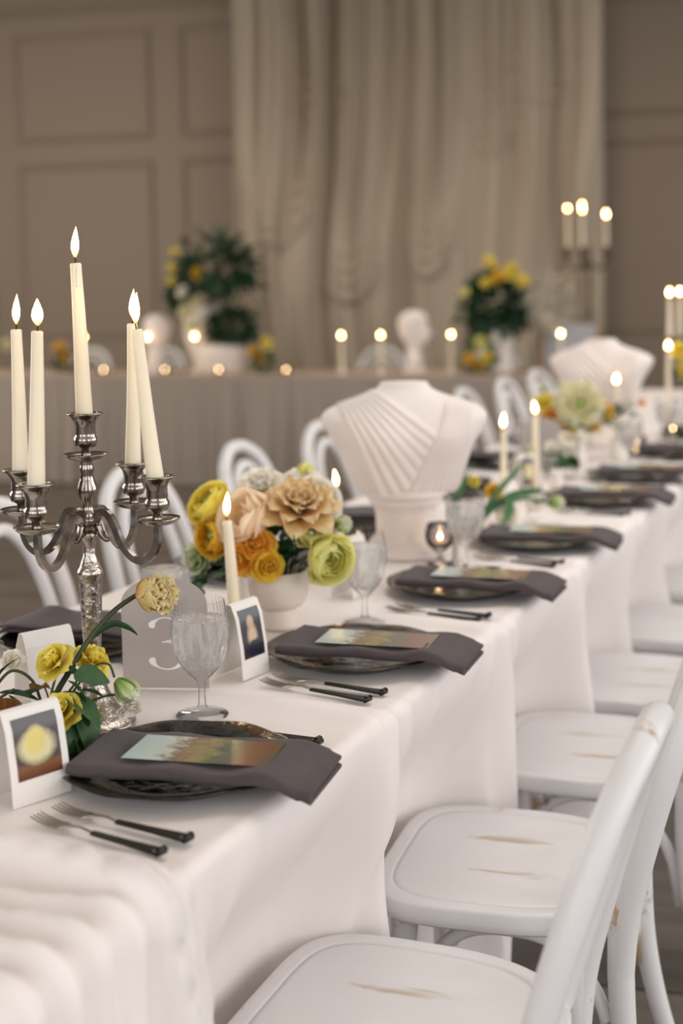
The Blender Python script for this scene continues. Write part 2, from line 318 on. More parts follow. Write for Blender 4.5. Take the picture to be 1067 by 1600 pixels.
M_print_yellow = print_mat('printed_yellow_patch', [(0, (92, 52, 34)), (.2, (128, 84, 54)), (.28, (74, 66, 66)), (1, (66, 60, 62))], (4, .10), 'Y', [(.48, .50, .40, .26, (214, 206, 160), .5), (.46, .60, .22, .22, (218, 200, 120), .5)])
M_print_dark = print_mat('printed_dark_figure', [(0, (60, 34, 36)), (.3, (36, 34, 44)), (1, (44, 44, 50))], (4, .4), 'Y', [(.50, .44, .22, .24, (206, 178, 146), .7), (.47, .72, .16, .13, (196, 164, 134), .6), (.58, .16, .40, .20, (26, 28, 42), .3)])

def floor_mat():
    m = mat('weathered_oak', (108, 99, 91), .5, bump=(30, .15, .002, (.08, 1, 1)), vary=(9, (84, 76, 69), .3, (.10, 1.6, 1))); nt = m.node_tree; N = nt.nodes; L = nt.links; p = N['Principled BSDF']
    l = [x for x in L if x.to_socket == p.inputs['Base Color']][0].from_socket; oi = N.new('ShaderNodeObjectInfo'); h = N.new('ShaderNodeHueSaturation')
    mr = N.new('ShaderNodeMapRange'); mr.inputs[3].default_value = .82; mr.inputs[4].default_value = 1.12; L.new(oi.outputs['Random'], mr.inputs[0]); L.new(mr.outputs[0], h.inputs['Value']); L.new(l, h.inputs['Color']); L.new(h.outputs[0], p.inputs['Base Color']); return m
M_floor = floor_mat()

# ------------------------------------------------------------------ the room (its back wall is turned 8.6 degrees from the table's axis)
WA = RAD(8.6); wx = np.array([math.cos(WA), math.sin(WA)]); wn = np.array([-math.sin(WA), math.cos(WA)])      # along the wall, into the wall
def room(a, n): p = wx * a + wn * n; return float(p[0]), float(p[1])
WALL_N = 12.7; CEIL_Z = 4.0
fl = struct(obj('floor', box(-16, 7, -6, 17, -.1, -.006), M_floor), 'grey brown weathered oak plank floor of the hall'); fl.rotation_euler = (0, 0, WA)
plank = make_mesh('plank', *box(-.745, .745, -.088, .088, -.03, 0), M_floor, False)
npl = 0
for r in range(-4, 64):
    for k in range(-7, 3):
        a, n = k * 1.5 + (r * .53) % 1.5, .3 + r * .18; x, y = room(a, n); ang = math.degrees(math.atan2(-x, y)) - 23.5
        see = (x > -.9 and n < 5.2 and -15 < ang - 0 and ang < 14) or (x < -1.6 and 3.4 < n < 9.2 and ang < 16 and ang > -9)
        if see and npl < 298:
            link('plank', plank, fl, (a, n, 0)); npl += 1
def wall_box(name, a0, a1, n0, n1, z0, z1, m, label=None):
    return struct(obj(name, box(a0, a1, n0, n1, z0, z1), m, None, False, rotz=WA), label)
wb_ = wall_box('wall_back', -14, 6, WALL_N, WALL_N + .2, -.1, CEIL_Z + .1, M_wall, 'taupe panelled wall behind the head table')
wall_box('wall_left', -14.2, -14, -6, WALL_N, -.1, CEIL_Z + .1, M_wall, 'plain taupe wall far to the left')
wall_box('ceiling', -14.2, 6, -6, WALL_N + .2, CEIL_Z, CEIL_Z + .15, M_ceil, 'pale cream ceiling')
def frame_panel(a0, a1, z0, z1, w=.055, d=.03):
    xs = ((a0, a1, z0, z1), (a0 + w, a1 - w, z0 + w, z1 - w)); V = []
    for (p0, p1, q0, q1), dd in ((xs[0], 0), ((a0 + w * .3, a1 - w * .3, z0 + w * .3, z1 - w * .3), d), ((a0 + w * .7, a1 - w * .7, z0 + w * .7, z1 - w * .7), d * .7), (xs[1], 0)):
        V += [(p0, WALL_N - dd, q0), (p1, WALL_N - dd, q0), (p1, WALL_N - dd, q1), (p0, WALL_N - dd, q1)]
    F = [(r * 4 + i, r * 4 + (i + 1) % 4, r * 4 + 4 + (i + 1) % 4, r * 4 + 4 + i) for r in range(3) for i in range(4)]
    obj('panel_molding', (V, F), M_wall, wb_, False)
for pa in (-8.33, -6.62, -4.91, -1.50, .21):
    for z0, z1 in ((.9, 2.59), (2.80, 3.83)): frame_panel(pa, pa + 1.42, z0, z1)

# ------------------------------------------------------------------ drape behind the head table
def build_drape(a0, a1, n, z0, z1):
    na, nz = 620, 170; A = np.linspace(a0, a1, na)[None, :].repeat(nz, 0); Z = np.linspace(z0, z1, nz)[:, None].repeat(na, 1); t = (Z - z0) / (z1 - z0)
    warp = .22 * vnoise2(A * 1.1, Z * .55, 3) * (1.15 - t) + .05 * vnoise2(A * 4, Z * 1.3, 4)
    q = A + warp; d = np.zeros_like(A)
    for f, am, s in ((3.1, .12, 11), (7.3, .10, 12), (15., .05, 13)):
        r = 1 - 2 * np.abs(vnoise2(q * f, Z * .30 + 5, s)) * 1.6; d += am * r
    # shallow swags where the lengths are pulled up
    for (ca, cz, w, dep, am) in ((a0 + .42, 1.75, .38, .55, .07), (a0 + 1.05, 1.25, .40, .5, .07), (a0 + 1.75, 1.45, .35, .6, .06), (a0 + 2.3, 2.5, .3, .6, .05), (a0 + 2.75, 2.9, .35, .6, .06), (a0 + .8, 2.9, .35, .7, .05)):
        u = (A - ca) / w; zc = cz + dep * u * u; m = np.clip(1 - u * u, 0, 1)
        for k in range(4): d += am * m * np.exp(-((Z - zc - .13 * k) / .045) ** 2) * (1 - .18 * k)
    d += .03 * smoothstep(.5, 0, t)
    P = wx[None, None, :] * A[..., None] + wn[None, None, :] * (n - d)[..., None]
    return grid_arrays(P[..., 0], P[..., 1], Z)

tag(obj('drape_curtain', build_drape(-4.18, -.91, 12.25, .0, 3.97), M_drape), 'tall cream fabric drape hung in loose folds on the back wall', 'curtain')

# ------------------------------------------------------------------ head table
HN0, HN1, HA0, HA1 = 9.12, 9.92, -7.4, -.78
def skirt_strip(pts, seed):
    """a hanging pleated cloth along the polyline pts"""
    P = np.array(pts); seg = np.linalg.norm(np.diff(P, axis=0), axis=1); S = np.concatenate([[0], np.cumsum(seg)]); n = int(S[-1] / .012); s = np.linspace(0, S[-1], n)
    X = np.interp(s, S, P[:, 0]); Y = np.interp(s, S, P[:, 1]); T = np.stack([np.gradient(X), np.gradient(Y)]); T /= np.linalg.norm(T, axis=0); nx, ny = T[1], -T[0]
    rows = []; zs = np.concatenate([[.765], np.linspace(.755, .012, 24)])
    for z in zs:
        h = (.765 - z) / .75; q = s + .05 * vnoise1(s * 2.3 + h * .6, seed) + .03 * h * vnoise1(s * 5, seed + 1)
        f = (1 - 2.2 * np.abs(vnoise1(q * 7.5, seed + 2))) * .050 + (1 - 2.2 * np.abs(vnoise1(q * 17, seed + 3))) * .026
        d = f * min(1, .18 + 1.1 * h) + .02 * h; rows.append((X + nx * d, Y + ny * d, np.full(n, z)))
    return grid_arrays(np.array([r[0] for r in rows]), np.array([r[1] for r in rows]), np.array([r[2] for r in rows]))
ht = thing('head_table_cloth', 'long taupe linen cloth covering the head table before the drape', 'tablecloth', (0, 0, 0), WA)
obj('cloth_skirt', skirt_strip([(HA0, HN0), (HA1, HN0), (HA1, HN1), (HA0, HN1)], 40), M_skirt, ht)
obj('cloth_top', box(HA0, HA1 + .005, HN0 - .005, HN1 + .005, .752, .766), M_headtop, ht, False)
htt = thing('head_table', 'long head table under the taupe linen cloth', 'table', (0, 0, 0), WA)
obj('tabletop', box(HA0 + .01, HA1 - .01, HN0 + .01, HN1 - .01, .715, .75), M_tablewood, htt, False)
for a in (HA0 + .3, -4, HA1 - .3):
    for n in (HN0 + .12, HN1 - .12): obj('leg', tube([(a, n, 0), (a, n, .715)], .02, 8), M_tablewood, htt)
HT = .766

# ------------------------------------------------------------------ chairs
def seat_mesh():
    nr, nt = 16, 72; V, F, wear = [], [], []
    prof = [(0, .4555), (.2, .4555), (.4, .4560), (.6, .4572), (.74, .459), (.83, .4600), (.862, .4597), (.868, .4578), (.874, .4599), (.90, .4604), (.95, .4604), (.984, .4600), (.996, .4582), (1.0, .455), (1.0, .440), (1.0, .430), (.985, .426), (.7, .426), (0, .426)]
    rows = []
    for r, z in prof:
        if r == 0: rows.append([len(V)]); V.append((0, 0, z)); continue
        row = []
        for i in range(nt):
            a = 2 * PI * i / nt; c, s_ = math.cos(a), math.sin(a); n = 4.6 if c < 0 else 3.0
            x = .208 * np.sign(c) * abs(c) ** (2 / n); y = .212 * np.sign(s_) * abs(s_) ** (2 / n) * (1 - .14 * (c > 0) * c)
            row.append(len(V)); V.append((x * r, y * r, z))
        rows.append(row)
    for A, B in zip(rows, rows[1:]):
        for i in range(nt):
            j = (i + 1) % nt
            if len(A) == 1: F.append((A[0], B[i], B[j]))
            elif len(B) == 1: F.append((A[j], A[i], B[0]))
            else: F.append((A[i], B[i], B[j], A[j]))
    return V, F
def refine_seat():
    # dense top so that the worn streaks can be stored per vertex
    V, F = seat_mesh(); me = make_mesh('seat', V, F, M_paint)
    import bmesh
    bm = bmesh.new(); bm.from_mesh(me); bmesh.ops.recalc_face_normals(bm, faces=bm.faces)
    bmesh.ops.subdivide_edges(bm, edges=[e for e in bm.edges if (e.verts[0].co.xy.length < .16 or e.verts[1].co.xy.length < .16) and e.verts[0].co.z > .45], cuts=2, use_grid_fill=True)
    bm.to_mesh(me); bm.free(); me.polygons.foreach_set('use_smooth', [True] * len(me.polygons))
    at = me.attributes.new('wear', 'FLOAT', 'POINT'); w = []
    for v in me.vertices:
        x, y, z = v.co; k = 0
        for cx, cy, lx, ly in ((-.02, .075, .105, .016), (.0, -.055, .10, .016)):
            k = max(k, 1 - ((x - cx) / lx) ** 2 - ((y - cy - .06 * (x - cx)) / ly) ** 2)
        rim = max(abs(x), abs(y))
        e = max(abs(x) / .208, abs(y) / .212); w.append(max(0, min(1, k)) if z > .45 and k > 0 else (.36 if e > .955 and z > .452 else 0))
    at.data.foreach_set('value', w); return me
SEAT = refine_seat()
def hoop(pts, k=8):
    half = np.array(pts); full = np.concatenate([half, (half * [1, -1, 1])[::-1][1:]]); return smooth_path(full, k)
def make_chair(label, group, loc, rz):
    t = thing('bentwood_chair', label, 'chair', loc, rz, group)
    link('seat', SEAT, t)
    obj('back_hoop', tube(hoop([(.185, .180, .36), (.196, .185, .47), (.225, .187, .59), (.260, .176, .71), (.294, .135, .815), (.314, .065, .865), (.318, 0, .876)]), .0195, 14), M_paint, t)
    obj('inner_hoop', tube(hoop([(.180, .112, .452), (.212, .114, .56), (.245, .110, .66), (.274, .088, .75), (.290, .043, .804), (.294, 0, .816)]), .0160, 12), M_paint, t)
    for s in (1, -1):
        obj('leg', tube(smooth_path([(.187, s * .180, .48), (.186, s * .181, .36), (.196, s * .184, .24), (.225, s * .190, .11), (.268, s * .198, 0)]), [.020, .020, .0185, .0165, .0145], 12), M_paint, t)
        obj('leg', tube(smooth_path([(-.150, s * .150, .43), (-.153, s * .153, .36), (-.160, s * .160, .18), (-.168, s * .168, 0)]), [.021, .021, .0185, .014, .012], 12), M_paint, t)
        obj('bolt', tube([(.205, s * .180, .435), (.2085, s * .180, .435)], .006, 8), M_paint, t)
    def arch(a, b):
        a = np.array(a); b = np.array(b); P = []
        for u in np.linspace(0, 1, 25):
            xy = a + (b - a) * u; P.append((xy[0], xy[1], .225 + .19 * (1 - abs(2 * u - 1) ** 2.6) ** .55))
        return tube(P, .0105, 10)
    for s in (1, -1): obj('seat_brace', arch((-.140, s * .155), (.175, s * .172)), M_paint, t)
    obj('seat_brace', arch((-.152, -.140), (-.152, .140)), M_paint, t); obj('seat_brace', arch((.178, -.165), (.178, .165)), M_paint, t)
    return t
RCH = [1.61, 2.15, 2.74, 3.26, 3.82, 4.40]
first = 'distressed white bentwood chair nearest the camera, its back hoop cropped by the frame'
chair0 = make_chair(first, 'white bentwood chairs along the right side of the long table', (-.632, RCH[0], 0), RAD(2))
rl = ['second white bentwood chair on the right, worn seat with two brown streaks fully in view', 'third white bentwood chair on the right, half hidden by the second chair back', 'fourth white bentwood chair on the right, only its seat edge and hoop in view', 'fifth white bentwood chair on the right, small sliver of seat by the cloth', 'sixth white bentwood chair on the right, furthest along that side']
for y, l, r in zip(RCH[1:], rl, (7, 5, 4, 2, 0)): dup(chair0, (-.640, y, 0), RAD(r), l)
LCH = [2.05, 2.74, 3.37, 4.02, 4.66, 5.6, 6.30, 6.98, 7.62]
ll = ['white bentwood chair at the left edge behind the outer left candles of the near candelabra', 'white bentwood chair left of the candelabra stem, two uprights crossing the dark floor', 'white bentwood chair between the candelabra and the yellow flowers, round hoop showing', 'white bentwood chair whose double hoop rises just behind the yellow and peach bouquet', 'white bentwood chair whose hoop peeps out left of the pleated plaster torso', 'white bentwood chair wholly hidden behind the pleated plaster torso', 'blurred white bentwood chair directly right of the near plaster torso', 'blurred white bentwood chair behind the two slim candles past the torso', 'blurred white bentwood chair furthest along the left side of the long table']
for i, (y, l) in enumerate(zip(LCH, ll)):
    if i in (0, 5): continue
    dup(chair0, (-1.80 - .01 * (i % 3), y, 0), PI + RAD(random.uniform(-5, 5)), l, group='white bentwood chairs along the left side of the long table')
for a, l in ((-4.95, 'faint white bentwood chair behind the head table near its left end'), (-4.30, 'faint white bentwood chair behind the head table between two left candles'), (-2.50, 'faint white bentwood chair behind the head table between the slim candles'), (-1.62, 'faint white bentwood chair behind the head table near the right flower vase')):
    x, y = room(a, 10.35); dup(chair0, (x, y, 0), WA + PI / 2, l, group='white bentwood chairs behind the head table')

# ------------------------------------------------------------------ the long table and its cloth
XR, XL, Y0, Y1 = -.757, -1.62, .30, 8.0
def build_cloth():
    y = np.concatenate([np.arange(Y0, 3.4, .009), np.arange(3.4, Y1 + .01, .022)]); ny = len(y)
    rad = .016; hr = np.concatenate([np.linspace(.745, .05, 46), [.04, .03, .02, .012, .006]])     # drop below the top, right side
    px, pz, nx, nz, hh, topf = [], [], [], [], [], []
    for h in hr: px.append(XR); pz.append(TAB - rad - h); nx.append(1); nz.append(0); hh.append(h + rad); topf.append(0)
    for a in np.linspace(0, PI / 2, 6): px.append(XR - rad + rad * math.cos(a)); pz.append(TAB - rad + rad * math.sin(a)); nx.append(math.cos(a)); nz.append(math.sin(a)); hh.append(rad * (1 - a / (PI / 2))); topf.append(a / (PI / 2))
    for x in np.linspace(XR - rad - .008, XL + rad, 92): px.append(x); pz.append(TAB); nx.append(0); nz.append(1); hh.append(0); topf.append(1)
    for a in np.linspace(PI / 2, PI, 5)[1:]: px.append(XL + rad + rad * math.cos(a)); pz.append(TAB - rad + rad * math.sin(a)); nx.append(math.cos(a)); nz.append(math.sin(a)); hh.append(rad * (a / (PI / 2) - 1)); topf.append(0)
    for h in np.linspace(.04, .745, 16): px.append(XL); pz.append(TAB - rad - h); nx.append(-1); nz.append(0); hh.append(h + rad); topf.append(0)
    px, pz, nx, nz, hh, topf = map(np.array, (px, pz, nx, nz, hh, topf)); Yg = y[:, None].repeat(len(px), 1); X = px[None, :].repeat(ny, 0); H = hh[None, :].repeat(ny, 0); TP = topf[None, :].repeat(ny, 0)
    right = X > -1.2; edge = smoothstep(-1.16, -.83, X); D = np.zeros_like(X)
    # creases that start on the top between two places and run over the edge down the drop
    def crease(y0, amp, w, skew, x_in, slope=0., grow=2.6, wgrow=2.2, peaked=False):
        c = y0 + slope * (X - XR) + skew * H; ww = w * (1 + wgrow * H); top = smoothstep(x_in, x_in + .22, X); a = amp * top * (1 + grow * smoothstep(0, .35, H)); u = (Yg - c) / ww
        if peaked: return np.where(right, a * np.exp(-(np.sqrt(u * u + .02) - .14) * np.where(u > 0, 2.0, 1.1)), 0)
        return np.where(right, a * np.where(u > 0, np.exp(-(u * 1.5) ** 2), np.exp(-(u * .8) ** 2)), 0)
    for y0, amp, w, skew, xin, sl in ((1.895, .012, .030, -.30, -1.12, .10), (1.845, .008, .022, -.10, -1.0, -.05), (1.96, .006, .03, .18, -1.0, .12), (2.455, .012, .028, .12, -1.15, .10), (2.52, .008, .026, .32, -1.0, .0), (2.40, .007, .02, -.2, -.98, -.1), (3.02, .012, .03, -.1, -1.1, .08), (3.09, .008, .025, .2, -1.0, .1), (3.60, .012, .035, .1, -1.1, .1), (3.72, .010, .03, .2, -1.0, 0), (4.25, .012, .04, -.1, -1.1, .1), (4.75, .011, .04, .1, -1.05, 0), (5.4, .012, .04, .1, -1.1, .1), (1.47, .004, .03, -.25, -.86, -.2), (1.70, .004, .03, .2, -.84, .1), (2.12, .004, .025, -.2, -.84, .1), (2.29, .004, .025, .2, -.84, .1)):
        D += crease(y0, amp * 1.5, w * .8, skew, xin, sl)
    # the gathered cloth at the near end of the table
    for y0, amp, w, skew, xin, sl in ((1.240, .022, .034, .06, -1.5, .10), (1.190, .030, .026, .16, -1.02, -.14), (1.155, .016, .040, -.05, -1.6, .16), (1.095, .020, .030, .02, -1.6, .10), (1.035, .024, .032, -.06, -1.6, .06), (.985, .018, .03, -.1, -1.6, .0), (.90, .02, .04, -.1, -1.6, 0), (.80, .02, .04, -.1, -1.6, 0), (1.285, .006, .02, .22, -.98, -.22)):
        D += crease(y0, amp * 1.75, w * .62, skew, xin, sl, .5, 1.4, True)
    # a fine slackness of the whole top, flat under the settings; and ridges along the middle
    slack = .006 * np.abs(vnoise2(Yg * 6 + 2 * vnoise2(X * 3, Yg * 2, 50), X * 4, 51)) + .003 * np.abs(vnoise2(Yg * 15, X * 9, 52)); keep = np.zeros_like(X)
    for yp in SETY[1:]:
        keep = np.maximum(keep, np.exp(-(((Yg - yp) / .19) ** 4)) * np.exp(-(((X + .94) / .26) ** 4))); keep = np.maximum(keep, np.exp(-(((Yg - yp + .23) / .05) ** 4)) * .8)
    D += TP * slack; D *= 1 - TP * keep * .94
    D += np.where(X > -1.2, 0, TP * .010 * np.exp(-((Yg - 1.93 - .2 * (X + 1.4)) / .04) ** 2) * smoothstep(-1.2, -1.3, X))
    # hanging folds
    q = Yg + .10 * vnoise2(Yg * 1.7, H * 1.2, 60) + .12 * H * vnoise1(Yg * 2.1, 61)
    folds = (1 - 2.2 * np.abs(vnoise1(q * 5.2, 62))) * .042 + (1 - 2.6 * np.abs(vnoise1(q * 10.5, 63))) * .046 + .012 * vnoise2(q * 24, H * 2, 64)
    hang = smoothstep(-.02, .50, H); D += folds * hang * (1 - TP)
    D -= .026 * smoothstep(.0, .35, H)
    inset = np.zeros_like(X)
    for yc in RCH + [4.98, 5.5]: inset = np.maximum(inset, np.exp(-((Yg - yc) / .235) ** 6))
    ins = np.where(right, inset, 0) * smoothstep(.03, .27, H); D = D * (1 - .75 * ins) - .135 * ins
    D = np.where(right | (H < .02), D, D * .5 * (H > .02))
    X2 = X + nx[None, :] * D; Z2 = pz[None, :].repeat(ny, 0) + nz[None, :] * np.maximum(D, 0); Z2 = np.maximum(Z2, .004)
    return grid_arrays(X2, Yg, Z2)
SETY = [1.00, 1.563, 2.16, 2.715, 3.25, 3.93, 4.42, 5.05, 5.65]
tc_ = tag(obj('long_tablecloth', build_cloth(), M_cloth), 'long ivory cloth draped over the banquet table, gathered at the near end', 'tablecloth')
tb = thing('banquet_table', 'long banquet table hidden under the ivory cloth', 'table', (0, 0, 0))
obj('tabletop', box(XL + .02, XR - .02, Y0, Y1, .72, TAB - .004), M_tablewood, tb, False)
for y in (.7, 2.6, 4.6, 6.4, 7.8):
    for x in (XL + .12, XR - .25): obj('leg', tube([(x, y, 0), (x, y, .72)], .016, 8), M_tablewood, tb)

# ------------------------------------------------------------------ place settings
def charger_vf():
    prof = [(0, .004), (.085, .004), (.100, .006), (.108, .012), (.118, .0165), (.150, .0235), (.1545, .0230), (.1545, .0210), (.148, .0195), (.118, .0120), (.106, .004), (.098, .0), (0, .0)]
    V, F = lathe(prof, 72); V = [(x * (1 + .010 * math.sin(5 * math.atan2(y, x)) * (math.hypot(x, y) > .13)), y * (1 + .012 * math.sin(7 * math.atan2(y, x) + 1) * (math.hypot(x, y) > .13)), z + (.0012 * math.sin(9 * math.atan2(y, x)) if math.hypot(x, y) > .13 else 0)) for x, y, z in V]
    return V, F
CH = make_mesh('charger_plate', *charger_vf(), M_plate)
def napkin_vf(seed):
    """a napkin folded into a long pad: two thick layers closed by a round fold on one side, swept along x"""
    rs = random.Random(seed); T1 = .0050; G = .0055; out = []
    W0 = .150
    def section(w):
        P = []; hw = w / 2; H = 2 * T1 + G; top = [(hw - .002, H), (-hw + .008, H)]
        for a in np.linspace(PI / 2, 3 * PI / 2, 9): P.append((-hw + .007 + .0075 * math.cos(a), H / 2 + H / 2 * math.sin(a)))
        bot = [(hw - .004, 0), (hw, .0015), (hw, T1 - .001), (hw - .003, T1)]
        inn = [(-hw + .016, T1 + .0004), (-hw + .012, T1 + G / 2), (-hw + .016, T1 + G - .0004)]
        end = [(hw - .006, T1 + G), (hw, T1 + G + .001), (hw, H - .0015)]
        mid = [(x, H + .0006 * rs.uniform(-1, 1)) for x in np.linspace(hw - .012, -hw + .015, 8)]
        return [(hw - .003, H)] + mid + P + [(x, 0) for x in np.linspace(-hw + .02, hw - .01, 6)] + bot + inn + end
    xs = np.concatenate([np.linspace(-.112, -.09, 4), np.linspace(-.07, .19, 20), np.linspace(.194, .206, 4)]); rows = []
    for i, x in enumerate(xs):
        z = np.interp(x, [-.112, -.09, -.03, .04, .10, .135, .158, .182, .206], [.0220, .0225, .0225, .0225, .0235, .0265, .0245, .0145, .0065]); z += .0012 * math.sin(x * 40 + seed)
        w = W0 * (1 - .05 * math.sin(x * 14 + seed)) * (.94 if x > .19 else 1) * (.95 if x < -.1 else 1)
        rows.append([(x + .02 * (yy + .02), yy, z + zz + .0016 * math.sin(60 * x + 25 * yy + seed) * (zz > .008)) for yy, zz in section(w)])
    n = len(rows[0]); V = [p for r in rows for p in r]; F = []
    for i in range(len(rows) - 1):
        for k in range(n): F.append((i * n + k, i * n + (k + 1) % n, (i + 1) * n + (k + 1) % n, (i + 1) * n + k))
    F.append(tuple(range(n))[::-1]); F.append(tuple((len(rows) - 1) * n + k for k in range(n)))
    return V, F
NAP = make_mesh('folded_napkin', *napkin_vf(1), M_napkin); NAP.set_sharp_from_angle(angle=RAD(50))
def uvsheet(w, h, nx=8, ny=4, z=0., th=.0006, bend=0.):
    us, vs = np.linspace(0, 1, nx), np.linspace(0, 1, ny); V, UV = [], []
    for s in (1, 0):
        for v in vs:
            for u in us: V.append(((u - .5) * w, (v - .5) * h, z + th * s + bend * (2 * u - 1) ** 2)); UV.append((u, v))
    n = nx * ny; F = []
    for j in range(ny - 1):
        for i in range(nx - 1): a = j * nx + i; F.append((a, a + 1, a + nx + 1, a + nx)); F.append((n + a, n + a + nx, n + a + nx + 1, n + a + 1))
    ring = [i for i in range(nx)] + [j * nx + nx - 1 for j in range(1, ny)] + [(ny - 1) * nx + i for i in range(nx - 2, -1, -1)] + [j * nx for j in range(ny - 2, 0, -1)]
    for a, b in zip(ring, ring[1:] + ring[:1]): F.append((a, n + a, n + b, b))
    return V, F, UV
MENU = (lambda v: make_mesh('menu_card', v[0], v[1], M_menu, False, v[2]))(uvsheet(.190, .092))
def fork():
    t = thing('fork', '', 'fork')
    hp = [(.205, .0068), (.200, .0085), (.190, .0085), (.15, .0052), (.11, .0040), (.095, .0034)]
    out = [(-x + .1025, w) for x, w in hp] + [(-x + .1025, -w) for x, w in hp[::-1]]
    V, F = prism(out, .003, .0068); obj('handle', (V, F), M_black, t, False)
    obj('handle_end', tube([(-.098, -.0075, .0062), (-.098, .0075, .0062)], .0052, 8), M_black, t)
    neck = tube(smooth_path([(.0075, 0, .005), (.025, 0, .0075), (.040, 0, .006), (.052, 0, .0035)]), [.0030, .0024, .0040, .0095], 8, flat=.35)
    obj('neck', neck, M_steel, t)
    for k in range(4):
        y = (k - 1.5) * .0058; obj('tine', tube(smooth_path([(.050, y * .9, .0035), (.070, y, .0030), (.088, y, .0052), (.102, y, .0088)], 3), [.0017, .0015, .0009], 6), M_steel, t)
    return t
def knife():
    t = thing('knife', '', 'knife')
    hp = [(.110, .0065), (.105, .0085), (.094, .0085), (.05, .0055), (.0, .0045)]
    V, F = prism([(-x, w) for x, w in hp] + [(-x, -w) for x, w in hp[::-1]], .002, .0065); obj('handle', (V, F), M_black, t, False)
    obj('handle_end', tube([(-.103, -.0075, .006), (-.103, .0075, .006)], .0052, 8), M_black, t)
    V, F = prism([(0, .004), (.02, .007), (.09, .0085), (.108, .003), (.112, -.004), (.10, -.0045), (0, -.0045)], .003, .0045); obj('blade', (V, F), M_steel, t, False)
    return t
FORK, KNIFE = fork(), knife(); used = {'fork': 0, 'knife': 0}
def put(proto, key, loc, rz, label, group):
    if used[key] == 0: used[key] = 1; proto.location = loc; proto.rotation_euler = (0, 0, rz); proto['label'] = label; proto['group'] = group; return proto
    return dup(proto, loc, rz, label, group=group)
where = ['at the near gathered end of the cloth', 'nearest the camera on the right', 'second along the right, beside the yellow bouquet', 'third along the right, in front of the plaster torso', 'fourth along the right, under the smoked votive', 'fifth along the right, by the lying tulip', 'sixth along the right, before the far bouquet', 'seventh along the right, near the frame edge', 'eighth along the right, furthest away']
CX = [-.94, -.920, -.922, -.92, -.917, -.915, -.915, -.915, -.915]
for i, (x, y) in enumerate(zip(CX, SETY)):
    if i > 0:
        o = tag(link('charger_plate', CH, None, (x, y, TAB + .0012), rotz=i * 1.3), 'dark glass charger plate ' + where[i], 'plate', 'dark glass chargers on the right side')
        rz = RAD((0, 9, 6, 4, 7, 5, 8, 4, 6)[i]); nl = (x + .006, y - .032 + .008 * (i == 2), TAB + .004)
        tag(link('folded_napkin', NAP, None, nl, rotz=rz), 'charcoal velvet napkin ' + where[i], 'napkin', 'charcoal napkins on the right side')
        if i < 7: tag(link('menu_card', MENU, None, (x + .052, y - .026, TAB + .0466), rotz=rz + RAD(1)), 'small printed menu card ' + where[i], 'card', 'printed cards on the napkins')
        put(FORK, 'fork', (x + .030, y - (.19, .190, .178, .205, .205, .19, .19, .19, .19)[i], TAB + .004), PI + RAD(-8), 'inner black-handled fork ' + where[i], 'inner forks')
        put(FORK, 'fork', (x + .022, y - (.23, .230, .216, .240, .24, .23, .23, .23, .23)[i], TAB + .004), PI + RAD(-11), 'outer black-handled fork ' + where[i], 'outer forks')
    if i != 0: put(KNIFE, 'knife', (x + .022, y + .168, TAB + .004), PI + RAD(-4), 'black-handled knife ' + where[i], 'knives')
lw = ['behind the near candelabra', 'behind the cream compote of flowers', 'behind the plaster torso', 'past the plaster torso', 'beside the far bouquet', 'behind the second plaster torso']
for i, y in enumerate((2.13, 2.78, 3.40, 4.02, 4.66, 5.3)):
    tag(link('charger_plate', CH, None, (-1.40, y - .055, TAB + .0012), rotz=i), 'dark glass charger across the table ' + lw[i], 'plate', 'dark glass chargers on the left side')
    tag(link('folded_napkin', NAP, None, (-1.385, y - .025, TAB + .004), rotz=PI + RAD(6)), 'charcoal napkin across the table ' + lw[i], 'napkin', 'charcoal napkins on the left side')

# ------------------------------------------------------------------ goblets
def goblet(label, group, loc, rz=0.):
    t = thing('water_goblet', label, 'glass', loc, rz, group); rib = (36, .022, .070, .2)
    outer = [(0, 0), (.0385, 0), (.0390, .0012), (.0370, .0028), (.020, .0060), (.0085, .0100), (.0055, .018), (.0048, .034), (.0052, .046), (.0085, .0535), (.017, .0610), (.0270, .0720), (.0350, .0860), (.0400, .1010), (.0425, .1180), (.0425, .1340), (.0405, .1500), (.0375, .1640), (.0360, .1725), (.0363, .1732), (.0356, .1735), (.0352, .1728)]
    inner = [(.0350, .1725), (.0364, .1640), (.0393, .1500), (.0413, .1340), (.0413, .1180), (.0388, .1010), (.0337, .0860), (.0255, .0728), (.0140, .0640), (0, .0600)]
    obj('glass_bowl', lathe(outer, 144, rib), M_glass, t)
    water = [(0, .0605), (.0142, .0645), (.0255, .0735), (.0334, .0865), (.0384, .1010), (.0410, .1180), (.0410, .1340), (.0396, .1450), (.0385, .1462), (0, .1462)]
    obj('water', lathe(water, 72), M_water, t)
    return t
G0 = goblet('ribbed water goblet nearest the camera, beside the dark plate with the pale mound card', 'water goblets on the right side', (-1.012, 1.789, TAB + .003))
for (x, y), l in zip(((-1.001, 2.393), (-.976, 2.915), (-.99, 4.70), (-1.0, 5.42), (-.99, 3.50)), ('ribbed water goblet right of the yellow bouquet', 'ribbed water goblet in front of the plaster torso foot', 'blurred water goblet right of the far bouquet', 'blurred water goblet near the far candelabra', 'water goblet beside the lying tulip')):
    if y != 3.50: dup(G0, (x, y, TAB + .003), y, l)
for (x, y), l in zip(((-1.247, 2.088), (-1.30, 2.72), (-1.33, 4.62), (-1.32, 5.3)), ('ribbed water goblet behind the frosted number card and yellow tulip', 'water goblet on the far side behind the bouquet', 'blurred water goblet across the table by the far bouquet', 'blurred water goblet across the table behind the second torso')):
    dup(G0, (x, y, TAB + .003), y, l, group='water goblets on the left side')

